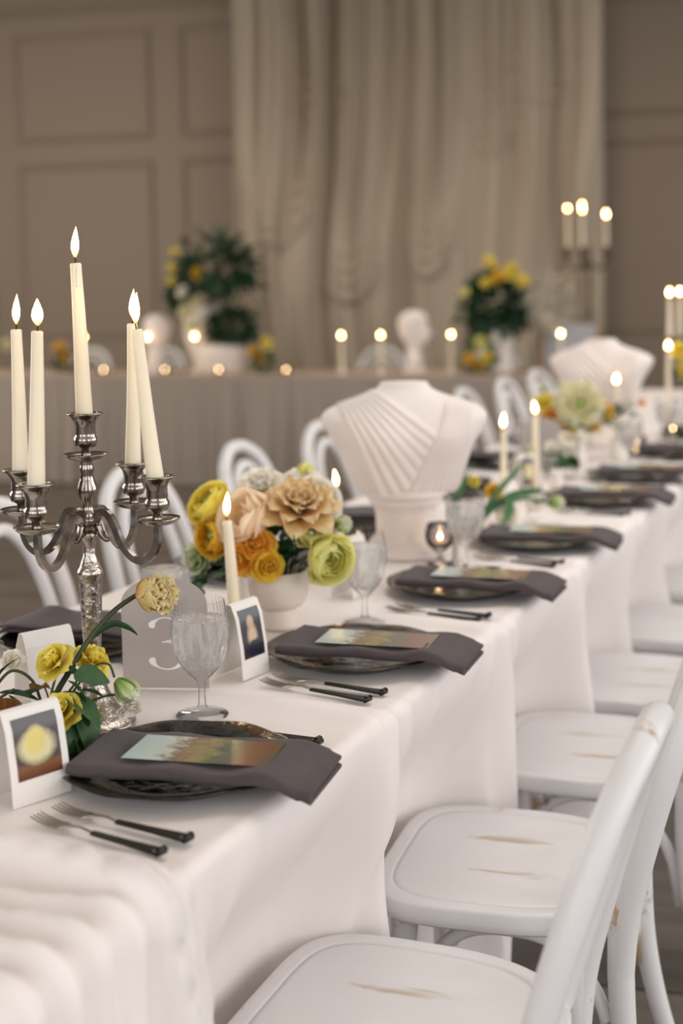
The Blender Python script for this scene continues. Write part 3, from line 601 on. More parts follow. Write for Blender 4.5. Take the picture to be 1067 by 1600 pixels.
# ------------------------------------------------------------------ candles
WICK = make_mesh('wick', *tube([(0, 0, -.004), (.0005, 0, .004), (.0025, 0, .009)], .0009, 6), M_wick)
def flame_vf(h, r, lean=.15):
    prof = [(0, 0), (.35, .06), (.68, .16), (.92, .28), (1, .38), (.94, .50), (.74, .64), (.46, .79), (.20, .91), (.06, .975), (0, 1)]
    V, F = lathe([(a * r, b * h) for a, b in prof], 16); return [(x + lean * r * 6 * (z / h) ** 2 * .3, y, z) for x, y, z in V], F
FLAMES = [make_mesh('flame', *flame_vf(.046, .0058, .3), M_flame), make_mesh('flame', *flame_vf(.038, .0078, .05), M_flame), make_mesh('flame', *flame_vf(.040, .0055, -.5), M_flame)]
SMALLFLAME = make_mesh('flame', *flame_vf(.018, .0048, .1), M_flame)
def taper(label, group, base, top, r0=.0125, r1=.0078, fl=0, drip=False):
    """a taper candle standing from base to top (both world points)"""
    base = Vector(base); top = Vector(top); L = (top - base).length
    t = thing('taper_candle', label, 'candle', base, 0, group); t.rotation_mode = 'QUATERNION'; t.rotation_quaternion = (top - base).to_track_quat('Z', 'Y')
    prof = [(0, 0), (r0, 0), (r0, .01)] + [(r0 + (r1 - r0) * u, L * u) for u in (.25, .5, .75, .96)] + [(r1 * 1.03, L * .992), (r1 * .85, L), (r1 * .5, L - .0015), (0, L - .002)]
    V, F = lathe(prof, 24); ph = random.random() * 9
    V = [(x + .0006 * math.sin(z * 30 + ph), y + .0005 * math.sin(z * 23 + 2 * ph), z) for x, y, z in V]
    obj('wax', (V, F), M_wax, t)
    if drip:
        a = 0.4; obj('wax_drip', tube(smooth_path([(r1 * .8 * math.cos(a), r1 * .8 * math.sin(a), L - .001), (r1 * 1.03 * math.cos(a), r1 * 1.03 * math.sin(a), L - .012), (r1 * 1.10 * math.cos(a), r1 * 1.10 * math.sin(a), L - .034)]), [.001, .0018, .0028], 8), M_wax, t)
    link('wick', WICK, t, (0, 0, L)); f = link('flame', FLAMES[fl], t, (.0012, 0, L + .006), rotz=random.random() * 6)
    # the flame stands upright even on a leaning candle
    f.rotation_mode = 'QUATERNION'; f.rotation_quaternion = t.rotation_quaternion.inverted()
    return t

# ------------------------------------------------------------------ candelabra
R_ARM = .118
def cup_vf(z0=0.): return lathe([(r, z + z0) for r, z in [(0, 0), (.0085, 0), (.0075, .006), (.0065, .012), (.0085, .016), (.0150, .019), (.0178, .025), (.0172, .031), (.0150, .034), (.0155, .037), (.0150, .046), (.0165, .055), (.0215, .0615), (.0262, .0640), (.0266, .0660), (.0240, .0668), (.0145, .0660), (.0135, .0640), (.0130, .045), (0, .045)]], 28)
def pan_vf(z0=0.): return lathe([(r, z + z0) for r, z in [(0, 0), (.010, 0), (.018, .002), (.027, .0055), (.0315, .0100), (.0325, .0105), (.0318, .0118), (.027, .0085), (.016, .0048), (0, .0045)]], 32)
def candelabra(label, loc, rz):
    t = thing('candelabra', label, 'candelabra', loc, rz, None)
    obj('base', lathe([(0, 0), (.058, 0), (.060, .003), (.059, .006), (.052, .010), (.044, .016), (.033, .030), (.024, .046), (.018, .060), (.016, .068), (.019, .072), (.019, .076), (.013, .082), (.0115, .088), (0, .088)], 48), M_hammer, t)
    obj('stem', lathe([(0, .086), (.0105, .087), (.0125, .11), (.0150, .16), (.0165, .210), (.0170, .2185), (.0195, .222), (.0190, .227), (.0145, .234), (.0095, .250), (.0085, .261), (.0098, .270), (.0130, .276), (.0145, .281), (.0120, .285), (0, .285)], 36), M_hammer, t)
    obj('collar', lathe([(0, 0.2850), (.0135, 0.2850), (.0130, 0.2990), (.0145, 0.3010), (.0145, 0.3050), (0, 0.3050)], 24), M_silver, t)
    obj('knop', lathe([(0, 0.3050), (.0125, 0.3050), (.0130, 0.3090), (.0085, 0.3150), (.0075, 0.3240), (.0110, 0.3320), (.0148, 0.3400), (.0145, 0.3490), (.0105, 0.3600), (.0088, 0.3680), (.0108, 0.3740), (.0095, 0.3800), (.0085, 0.3840), (.0125, 0.3880), (0, 0.3900)], 32), M_silver, t)
    dp = obj('drip_pan', pan_vf(.386), M_silver, t); obj('candle_cup', cup_vf(.390), M_silver, t)
    arm = tube(smooth_path([(.012, 0, 0.3000), (.020, 0, 0.3130), (.034, 0, 0.3120), (.046, 0, 0.2940), (.057, 0, 0.2700), (.074, 0, 0.2520), (.092, 0, 0.2480), (.108, 0, 0.2580), (.1165, 0, 0.2760), (.118, 0, 0.3000)], 6), [.0072, .0066, .0062], 4, square=True)
    curl = tube(smooth_path([(.016, 0, 0.2940), (.022, 0, 0.2820), (.032, 0, 0.2740), (.038, 0, 0.2780)], 5), [.006, .0045, .002], 4, square=True)
    AM = make_mesh('arm', *merge(arm), M_silver, True); AM.set_sharp_from_angle(angle=RAD(40)); CM = make_mesh('arm_scroll', *curl, M_silver)
    PM = make_mesh('drip_pan', *pan_vf(.300), M_silver); KM = make_mesh('candle_cup', *cup_vf(.304), M_silver)
    for k in range(4):
        a = link('arm', AM, t, rotz=k * PI / 2); link('arm_scroll', CM, a); link('drip_pan', PM, a, (R_ARM, 0, 0)); link('candle_cup', KM, a, (R_ARM, 0, 0))
    return t
CB = (-1.138, 1.695); AZ = RAD(-2)
cand1 = candelabra('aged silver five-arm candelabra standing at the left, near end of the table', (*CB, TAB + .003), AZ)
def armpos(c, az, k, z): return (c[0] + R_ARM * math.cos(az + k * PI / 2), c[1] + R_ARM * math.sin(az + k * PI / 2), z)
vr = np.array([math.cos(RAD(23.5)), math.sin(RAD(23.5))])
cz = TAB + .003 + .304 + .046
for k, (dx, hgt, l, fl) in enumerate(((-.022, .226, 'lit ivory candle leaning left on the near right arm of the candelabra', 0), (.002, .230, 'lit ivory candle on the far right arm, tucked behind the leaning one', 0), (.001, .226, 'lit ivory candle on the far left arm, leftmost of the five', 0), (.010, .228, 'lit ivory candle on the near left arm with a round full flame', 1))):
    b = armpos(CB, AZ, k, cz); taper(l, 'candles of the near candelabra', b, (b[0] + dx * vr[0] + (.004 if k == 1 else 0), b[1] + dx * vr[1], b[2] + hgt), fl=fl)
b = (*CB, TAB + .003 + .390 + .046); taper('lit ivory candle in the tall centre cup of the candelabra', 'candles of the near candelabra', b, (b[0] - .006, b[1] - .002, b[2] + .234), drip=True)

# loose tapers along the table, each in a small holder
HOLD = lathe([(0, 0), (.030, 0), (.031, .003), (.028, .006), (.014, .010), (.012, .016), (.0155, .022), (.0165, .034), (.0155, .036), (.0133, .034), (.0130, .018), (0, .018)], 28)
HM = {}
def holder(label, loc, m, vf=HOLD, name='candle_holder', h=.018):
    k = (m.name, id(vf)); HM.setdefault(k, make_mesh(name, *vf, m)); return tag(link(name, HM[k], None, loc), label, 'candle holder', 'small candle holders on the long table')
def held(x, y, tip, m, hl, cl, fl=0, z=TAB, hold=HOLD, h=.019, dx=0, grp='loose taper candles on the long table', r=.0125):
    holder(hl, (x, y, z + .003), m, hold); taper(cl, grp, (x, y, z + .003 + h), (x + dx * vr[0], y + dx * vr[1], tip), fl=fl, r0=r, r1=r * .66)
BLOCK = lathe([(0, 0), (.042, 0), (.044, .004), (.043, .030), (.040, .052), (.034, .058), (.017, .060), (.0145, .058), (.0135, .040), (0, .040)], 10)
BOTTLE = lathe([(0, 0), (.024, 0), (.027, .006), (.028, .030), (.024, .050), (.016, .066), (.0165, .074), (.0135, .073), (.0133, .055), (0, .055)], 28)
held(-1.153, 2.168, .985, M_glass, 'small clear holder under the candle left of the cream compote', 'lit taper candle standing in front of the yellow bouquet, left of the compote', 0, dx=-.012)
held(-1.198, 2.735, .955, M_white, 'white holder hidden behind the bouquet right side', 'lit taper candle with a leaning flame behind the right of the bouquet', 2, dx=-.006, r=.011)
held(-1.178, 3.87, .965, M_white, 'faceted white block holder past the plaster torso', 'slim lit candle standing in the faceted white block past the torso', 0, hold=BLOCK, h=.041, r=.011)
held(-1.105, 3.95, 1.00, M_glass, 'clear holder beside the faceted white block', 'slim lit candle to the right of the faceted white block', 2, r=.011)
held(-1.10, 5.00, 1.01, M_white, 'white bottle-shaped holder in front of the second plaster torso', 'lit candle glowing against the second plaster torso', 1, hold=BOTTLE, h=.056, r=.011)
held(-1.03, 5.62, 1.10, M_glass, 'clear holder near the right frame edge', 'lit candle before the far candelabra at the right frame edge', 1, r=.012)
tag(obj('bud_vase', lathe([(0, 0), (.018, 0), (.019, .004), (.014, .018), (.012, .05), (.013, .066), (.011, .066), (.010, .05), (0, .04)], 28), M_white, None, loc=(-1.013, 2.975, TAB + .003)), 'slim white bud vase right of the plaster torso foot', 'vase')
# smoked votive glass on a stem, lit
vt = thing('votive_glass', 'smoked glass votive on a short stem beside the plaster torso foot', 'votive', (-1.05, 2.955, TAB + .003))
obj('glass_bowl', lathe([(0, 0), (.030, 0), (.031, .002), (.012, .006), (.006, .014), (.006, .024), (.016, .032), (.029, .045), (.034, .060), (.033, .078), (.028, .092), (.0268, .092), (.0315, .078), (.0325, .060), (.0275, .0465), (.012, .036), (0, .034)], 40), M_smoke, vt)
obj('tealight', lathe([(0, .038), (.018, .0385), (.0185, .050), (.016, .051), (0, .0505)], 24), M_wax, vt); link('flame', SMALLFLAME, vt, (0, 0, .053))
def votive(label, loc, grp, m=M_glass):
    t = thing('votive_candle', label, 'votive', loc, 0, grp)
    obj('glass_cup', lathe([(0, 0), (.026, 0), (.029, .003), (.032, .055), (.0305, .055), (.0275, .005), (0, .005)], 28), m, t); obj('wax', lathe([(0, .006), (.0255, .006), (.0268, .026), (0, .026)], 24), M_wax, t); link('flame', SMALLFLAME, t, (0, 0, .028)); return t
V0 = votive('small lit votive cup low beside the right-hand goblet of the far bouquet', (-1.05, 5.12, TAB + .003), 'votives on the long table')
for x, y, l in ((-1.24, 1.99, 'small lit votive glowing behind the frosted number card'), (-1.29, 3.05, 'small lit votive left of the plaster torso foot'), (-1.00, 5.55, 'small lit votive at the right frame edge before the far plates')): dup(V0, (x, y, TAB + .003), 0, l)

# ------------------------------------------------------------------ draped plaster torsos on a socle
def torso_mesh():
    zs = np.linspace(.148, .402, 150); th = np.concatenate([np.linspace(-PI, 0, 300)[:-1], np.linspace(0, PI, 90)[:-1]])
    K = [.148, .165, .20, .25, .285, .31, .325, .340, .352, .365, .380, .392, .402]
    HW = np.interp(zs, K, [.108, .122, .140, .156, .178, .193, .195, .184, .160, .118, .076, .058, .054]); HD = np.interp(zs, K, [.078, .088, .100, .112, .112, .104, .098, .090, .083, .075, .062, .054, .052])
    ker = np.ones(7) / 7; HW = np.convolve(np.pad(HW, 3, 'edge'), ker, 'valid'); HD = np.convolve(np.pad(HD, 3, 'edge'), ker, 'valid')
    V, F = [], []
    for z, a, b in zip(zs, HW, HD):
        for t in th:
            c, s = math.cos(t), math.sin(t); n = 2.35; x = a * np.sign(c) * abs(c) ** (2 / n); y = b * np.sign(s) * abs(s) ** (2 / n)
            if s < 0: y -= .014 * math.exp(-((abs(x) - .07) / .05) ** 2 - ((z - .275) / .05) ** 2)      # the chest
            d = 0.
            if s < .3:
                # pleats fan from the left shoulder to the V line; on the right they run beside it
                x1, z1, x0, z0 = .086, .364, -.018, .126; L = math.hypot(x1 - x0, z1 - z0); off = ((x - x0) * (z1 - z0) - (z - z0) * (x1 - x0)) / L
                if off > 0:
                    k = (math.atan2(z - .55, x - .167) + 1.983) / .285
                    if 0 <= k <= 1: d = (.0085 * abs(math.sin(k * 8 * PI)) ** .8 + .0045 * math.exp(-off / .02) + .002) * min(1, max(0, (.370 - z) / .03))
                elif z < .385:
                    k = (math.atan2(z - .494, x + .202) + 1.22) / .56
                    if 0 <= k <= 1: d = .0085 * abs(math.sin(k * 8 * PI)) ** .8 * min(1, -off / .008) + .003
            V.append((x * (1 + d / max(a, .01)), y - d * (1 if s < 0 else -1) * abs(s), z))
    n = len(th)
    for i in range(len(zs) - 1):
        for k in range(n): F.append((i * n + k, i * n + (k + 1) % n, (i + 1) * n + (k + 1) % n, (i + 1) * n + k))
    c = len(V); V.append((0, 0, .404)); V.append((0, 0, .142)); top = (len(zs) - 1) * n
    for k in range(n): F.append((top + k, top + (k + 1) % n, c)); F.append(((k + 1) % n, k, c + 1))
    return make_mesh('draped_torso', V, F, M_plaster)
TORSO = torso_mesh()
SOCLE = make_mesh('socle', *lathe([(0, 0), (.098, 0), (.100, .004), (.100, .014), (.092, .022), (.078, .036), (.070, .052), (.070, .098), (.074, .112), (.086, .122), (.088, .128), (.086, .134), (.098, .140), (.106, .150), (.09, .158), (0, .158)], 64), M_plaster)
def torso(label, loc, rz):
    t = thing('torso_bust', label, 'statue', loc, rz, 'pleated plaster torsos'); link('socle', SOCLE, t); link('draped_torso', TORSO, t); return t
torso('headless white plaster torso with pleated drapery, nearer of the two on the table', (-1.166, 3.046, TAB + .003), RAD(30))
torso('blurred headless plaster torso behind the far bouquet', (-1.22, 5.28, TAB + .003), RAD(4))

# ------------------------------------------------------------------ cards
def arch_outline(w, h, n=20): r = w / 2; return [(-r, 0), (r, 0)] + [(r * math.cos(a), h - r * .62 + r * .62 * math.sin(a)) for a in np.linspace(0, PI, n)]
def number_card(label, loc, rz, digit):
    t = thing('table_number_card', label, 'sign', loc, rz, 'arched frosted table number cards')
    V, F = prism(arch_outline(.138, .178), -.0012, .0012); V = [(x, -z, y) for x, y, z in V]; obj('panel', (V, F), M_frost, t, False)
    if digit:
        P = smooth_path([(-.30, .30), (-.27, .40), (-.12, .495), (.06, .49), (.22, .38), (.24, .24), (.14, .10), (-.04, .035), (-.10, .03)], 8); Q = smooth_path([(-.10, .03), (.06, .02), (.22, -.06), (.31, -.22), (.25, -.40), (.08, -.495), (-.12, -.49), (-.27, -.40), (-.31, -.28)], 8)
        def ribbon(P, wf):
            P = np.array(P); T = np.gradient(P, axis=0); T /= np.linalg.norm(T, axis=1)[:, None]; N_ = np.stack([-T[:, 1], T[:, 0]], 1); u = np.linspace(0, 1, len(P)); w = np.array([wf(a) for a in u])[:, None]
            A, B = P + N_ * w, P - N_ * w; n = len(P); V = [tuple(a) for a in A] + [tuple(b) for b in B]; return V, [(i, i + 1, n + i + 1, n + i) for i in range(n - 1)]
        g = lambda a, c, s: math.exp(-((a - c) / s) ** 2)
        r1 = ribbon(P, lambda a: .012 + .058 * g(a, .08, .08) + .048 * g(a, .60, .12)); r2 = ribbon(Q, lambda a: .012 + .062 * g(a, .40, .14) + .058 * g(a, .93, .08))
        S = .082; V, F = merge(r1, r2); V = [(x * S + .004, -.0016 - .0002 * (i % 2), .072 + y * S) for i, (x, y) in enumerate(V)]; obj('number_three', (V, F), M_number, t, False)
    return t
number_card('frosted arched card with a white number 3 behind the nearest goblet', (-1.135, 1.893, TAB + .003), RAD(18), True)
number_card('blurred frosted arched card in front of the far bouquet', (-1.24, 4.50, TAB + .003), RAD(22), False)
def tent_card(label, loc, rz, m, w=.084, h=.122, d=.055):
    t = thing('photo_tent_card', label, 'card', loc, rz, 'folded photo tent cards')
    prof = [(d / 2, 0), (d / 2 - .004, h * .4), (d / 2 - .0125, h * .8), (d / 2 - .0215, h * .98), (d / 2 - .0275, h)]; full = prof + [(-x, z) for x, z in prof[::-1]][1:]
    th = .0009; V, F = [], []
    for x, z in full: V += [(x, -w / 2, z), (x, w / 2, z)]
    n = len(V)
    for x, z in full: V += [(x * (1 - th * 2 / d) , -w / 2, max(0, z - th * 1.2)), (x * (1 - th * 2 / d), w / 2, max(0, z - th * 1.2))]
    for i in range(len(full) - 1): a = 2 * i; F += [(a, a + 1, a + 3, a + 2), (n + a, n + a + 2, n + a + 3, n + a + 1), (a, a + 2, n + a + 2, n + a), (a + 1, n + a + 1, n + a + 3, a + 3)]
    obj('card', (V, F), M_card, t, False)
    if m:
        us, vs = np.linspace(0, 1, 5), np.linspace(0, 1, 9); PV, PU = [], []
        zz = [p[1] for p in prof]; xx = [p[0] for p in prof]
        for v in vs:
            z = h * (.26 + .64 * v); x = np.interp(z, zz, xx) + .0008
            for u in us: PV.append((x, (u - .5) * w * .76, z)); PU.append((u, v))
        obj('photo', (PV, [(j * 5 + i, j * 5 + i + 1, j * 5 + i + 6, j * 5 + i + 5) for j in range(8) for i in range(4)], PU), m, t)
    return t
tent_card('white tent card with a framed picture of a pale yellow mound on a dark ground', (-1.0565, 1.424, TAB + .003), RAD(-19.5), M_print_yellow, w=.086, h=.117)
tent_card('white tent card with a dark portrait-like print beside the second place', (-1.058, 2.008, TAB + .003), RAD(-9), M_print_dark, w=.072)
tent_card('plain back of a white tent card behind the yellow roses', (-1.278, 1.775, TAB + .003), RAD(155), M_print_dark, h=.112)
tent_card('white tent card with a small pale print by the lying tulip', (-1.155, 3.99, TAB + .003), RAD(-24), M_print_yellow, w=.075)
tent_card('white tent card peeping out behind the second goblet', (-1.115, 2.60, TAB + .003), RAD(-12), None, w=.07)

# ------------------------------------------------------------------ flowers
def petal_vf(L, W, a0, a1, cup=.25, ruffle=0., point=0., seed=0, nu=7, nv=9):
    """a petal rooted at the origin: rises along +z, leaning out along +x by angle a0 at the root to a1 at the tip"""
    V, UV = [], []; r, z = 0., 0.; rs = random.Random(seed); ph = [rs.random() * 6 for _ in range(3)]
    for j in range(nv):
        v = j / (nv - 1); a = a0 + (a1 - a0) * v; 
        if j: r += L / (nv - 1) * math.sin(a); z += L / (nv - 1) * math.cos(a)
        w = W * (.22 + .78 * math.sin(PI * min(1, v * .62 + .06)) ** .9) * ((1 - v ** 6 * (.45 + .5 * point)) if v > .4 else 1)
        for i in range(nu):
            u = 2 * i / (nu - 1) - 1; c = cup * w * u * u; ru = ruffle * v * v * (math.sin(u * 5 + ph[0] + 3 * v) + .5 * math.sin(u * 9 + ph[1])) * abs(u if v < .8 else 1)
            nxr, nzr = -math.cos(a), math.sin(a)
            V.append((r + nxr * (c + ru) - (.10 * L * point * 0), w * u, z + nzr * (c + ru) - .16 * L * (u * u) * (v > .75) * (v - .75) * 4 * (.5 + point))); UV.append((i / (nu - 1), v))
    return V, [(j * nu + i, j * nu + i + 1, (j + 1) * nu + i + 1, (j + 1) * nu + i) for j in range(nv - 1) for i in range(nu - 1)], UV
def shell_vf(R, th1, phi, flick, seed=0, nu=8, nv=8):
    """a broad petal lying on a globe of radius R, from its foot up to the polar angle th1 (in half turns)"""
    V, UV = [], []; rs = random.Random(seed); ph = rs.random() * 6
    for j in range(nv):
        v = j / (nv - 1)
        for i in range(nu):
            u = 2 * i / (nu - 1) - 1; th = PI * (.10 + (th1 - .10) * v) - .16 * u * u * v ** 3 - .05 * math.sin(3 * u + ph) * v ** 3
            p = phi * u * (.35 + .65 * math.sin(PI * min(1, .12 + .62 * v))); r = R * (1 + flick * (.6 * u ** 4 * v + v ** 5 * .8) + .02 * math.sin(4 * u + ph) * v)
            V.append((r * math.sin(th) * math.cos(p), r * math.sin(th) * math.sin(p), R - r * math.cos(th) - R * .6)); UV.append((i / (nu - 1), v))
    return V, [(j * nu + i, j * nu + i + 1, (j + 1) * nu + i + 1, (j + 1) * nu + i) for j in range(nv - 1) for i in range(nu - 1)], UV
RINGS = {}
def flower(name, label, cat, loc, axis, rings, m, R=1., group=None, center=None, extra=None, spin=0.):
    """rings: (count, length, half width, lean at root, lean at tip, cup, ruffle, point, root radius, root height)"""
    t = thing(name, label, cat, loc, 0, group); t.rotation_mode = 'QUATERNION'; t.rotation_quaternion = Vector(axis).to_track_quat('Z', 'Y') @ Euler((0, 0, spin)).to_quaternion()
    for q, rg in enumerate(rings):
        if rg[0] == 's':
            _, n, Rs, th1, phi, fk = rg; mm = m[q] if isinstance(m, list) else m; key = ('s', q, Rs * R, th1, phi, fk, mm.name)
            if key not in RINGS: RINGS[key] = [(lambda f: make_mesh('petal', f[0], f[1], mm, True, f[2]))(shell_vf(Rs * R, th1, phi, fk, s_)) for s_ in (q, q + 20)]
            for k in range(n):
                a = 2 * PI * k / n + q * 1.1 + random.uniform(-.3, .3) / n
                link('petal', RINGS[key][k % 2], t, (0, 0, 0), rote=(random.uniform(-.05, .05), random.uniform(-.05, .09), a), scale=random.uniform(.96, 1.04))
            continue
        n, L, W, a0, a1, cup, ruf, pt, r0, z0 = rg
        mm = m[q] if isinstance(m, list) else m; key = (q, L * R, W * R, a0, a1, cup, ruf, pt, mm.name)
        if key not in RINGS: RINGS[key] = [make_mesh('petal', *petal_vf(L * R, W * R, a0, a1, cup, ruf * R, pt, s)[:2], mm, True, petal_vf(L * R, W * R, a0, a1, cup, ruf * R, pt, s)[2]) for s in (q, q + 20)]
        for k in range(n):
            a = 2 * PI * k / n + q * 1.1 + random.uniform(-.5, .5) / n; sc = random.uniform(.94, 1.06)
            link('petal', RINGS[key][k % 2], t, (r0 * R * math.cos(a), r0 * R * math.sin(a), z0 * R), rote=(0, random.uniform(-.06, .06), a), scale=sc)
    if center: obj('flower_centre', lathe([(0, 0)] + [(center[0] * R * math.sin(b), center[1] * R + center[0] * R * (1 - math.cos(b))) for b in np.linspace(.3, PI - .3, 6)] + [(0, center[1] * R + 2 * center[0] * R)], 14), center[2], t)
    if extra: extra(t)
    return t
RANUN = [('s', 6, .0315, .50, .72, .26), ('s', 7, .0300, .58, .62, .18), ('s', 7, .0282, .64, .60, .14), ('s', 7, .0262, .70, .6, .12), ('s', 7, .0240, .75, .6, .10), ('s', 6, .0212, .79, .65, .10), ('s', 6, .0180, .82, .65, .08), ('s', 5, .0145, .84, .7, .06), ('s', 4, .0105, .86, .8, .05)]
ROSE = [(5, .032, .021, 1.25, 1.35, .2, .0015, .5, .002, -.004), (6, .030, .019, .9, .9, .3, .0015, .5, .002, 0), (6, .028, .016, .6, .45, .45, .001, .4, .001, .003), (5, .025, .013, .35, .1, .6, .0008, .2, .001, .006), (5, .021, .010, .2, -.2, .8, 0, 0, 0, .008), (3, .016, .008, .05, -.3, 1., 0, 0, 0, .011)]
DOUBLE = [(7, .044, .016, 1.25, 1.25, .15, .002, .9, .003, -.004), (8, .040, .014, .95, 1.0, .2, .002, .9, .003, 0), (8, .034, .012, .65, .75, .25, .0018, .8, .002, .002), (7, .028, .010, .4, .5, .3, .0015, .7, .002, .004), (6, .021, .008, .2, .25, .4, .001, .6, .001, .006)]
CUP = [('s', 4, .0345, .56, .95, .22), ('s', 5, .0320, .64, .80, .16), ('s', 5, .0295, .70, .75, .12), ('s', 5, .0260, .76, .75, .10), ('s', 4, .0215, .80, .8, .10), ('s', 4, .0165, .84, .8, .08), ('s', 3, .0110, .86, .9, .05)]
FRILL = [(9, .030, .013, 1.3, 1.4, .1, .003, 0, .002, 0), (9, .028, .012, .95, 1.0, .1, .003, 0, .002, .003), (8, .025, .011, .6, .6, .15, .003, 0, .001, .006), (7, .021, .009, .3, .3, .2, .003, 0, 0, .008), (5, .016, .007, .1, .1, .3, .002, 0, 0, .010)]
BUD = [(5, .030, .015, .7, -.35, .6, .0008, .1, .002, 0), (4, .029, .013, .45, -.3, .7, .0008, .1, .001, .002), (4, .026, .010, .25, -.2, .8, .001, .1, 0, .004)]
OPEN = [(6, .046, .024, 1.15, .75, .3, .003, .1, .004, -.003), (6, .042, .021, .95, .6, .3, .003, .1, .003, 0), (6, .034, .016, .7, .4, .35, .003, .1, .002, .002)]
PM = dict(
    yellow=petal_mat('yellow_petal', [(0, (206, 182, 46)), (.5, (240, 218, 78)), (1, (250, 238, 128))]),
    gold=petal_mat('golden_petal', [(0, (206, 148, 24)), (.55, (236, 186, 42)), (1, (246, 212, 84))]),
    orange=petal_mat('orange_petal', [(0, (226, 110, 20)), (.5, (242, 162, 44)), (1, (248, 200, 84))]),
    peach=petal_mat('peach_petal', [(0, (248, 222, 160)), (.5, (252, 232, 200)), (1, (253, 240, 222))], .5),
    tan=petal_mat('tan_petal', [(0, (150, 92, 42)), (.30, (204, 152, 88)), (.65, (232, 200, 146)), (1, (240, 218, 176))], .35, .35),
    white=petal_mat('white_petal', [(0, (226, 222, 170)), (.4, (246, 240, 224)), (1, (252, 248, 240))], .4),
    lime=petal_mat('lime_petal', [(0, (206, 204, 88)), (.5, (234, 230, 128)), (1, (246, 242, 180))], .4),
    green=petal_mat('green_white_petal', [(0, (140, 172, 84)), (.5, (200, 216, 150)), (1, (240, 240, 222))], .4),
    bronze=petal_mat('bronze_tulip_petal', [(0, (184, 112, 46)), (.3, (222, 166, 84)), (.62, (240, 212, 136)), (1, (250, 238, 196))], .4, .45),
    pale=petal_mat('pale_yellow_petal', [(0, (206, 196, 110)), (.5, (238, 230, 180)), (1, (246, 242, 218))], .4))
def leaf_vf(L, W, bend=.4, fold=.25, nu=3, nv=8):
    V, UV = [], []; x = z = 0.
    for j in range(nv):
        v = j / (nv - 1); a = bend * v
        if j: x += L / (nv - 1) * math.cos(a); z -= L / (nv - 1) * math.sin(a)
        w = W * math.sin(PI * (v * .93 + .05)) ** .8 
        for i in range(nu): u = 2 * i / (nu - 1) - 1; V.append((x, w * u, z + fold * abs(u) * w)); UV.append((i / (nu - 1), v))
    return V, [(j * nu + i, j * nu + i + 1, (j + 1) * nu + i + 1, (j + 1) * nu + i) for j in range(nv - 1) for i in range(nu - 1)], UV
LEAFM = {k: make_mesh('leaf', *leaf_vf(*v)[:2], m) for k, (v, m) in dict(round=((.045, .016, .5, .2), M_leaf), dark=((.050, .014, .6, .3), M_leafd), long=((.075, .010, .7, .3), M_leafd), wide=((.060, .024, .9, .2), M_leaf), tulip=((.19, .014, .5, .6), M_tulipleaf), small=((.030, .009, .4, .2), M_leaf)).items()}
def sprig(label, loc, leaves, group=None, stems=()):
    """leaves: (mesh key, x, y, z, heading, pitch, scale)"""
    t = thing('greenery_sprig', label, 'foliage', loc, 0, group)
    for P, r in stems: obj('stem', tube(smooth_path(P, 5), r, 7), M_stem, t)
    for k, x, y, z, h, p, s in leaves: link('leaf', LEAFM[k], t, (x, y, z), rote=(random.uniform(-.5, .5), p, h), scale=s)
    return t
def stem_part(t, pts, r=.002, m=None, name='stem'):
    """a stem from world points, as a part of a flower"""
    inv = (Matrix.Translation(t.location) @ t.rotation_quaternion.to_matrix().to_4x4()).inverted(); obj(name, tube(smooth_path([tuple(inv @ Vector(p)) for p in pts], 6), r, 8), m or M_stem, t)

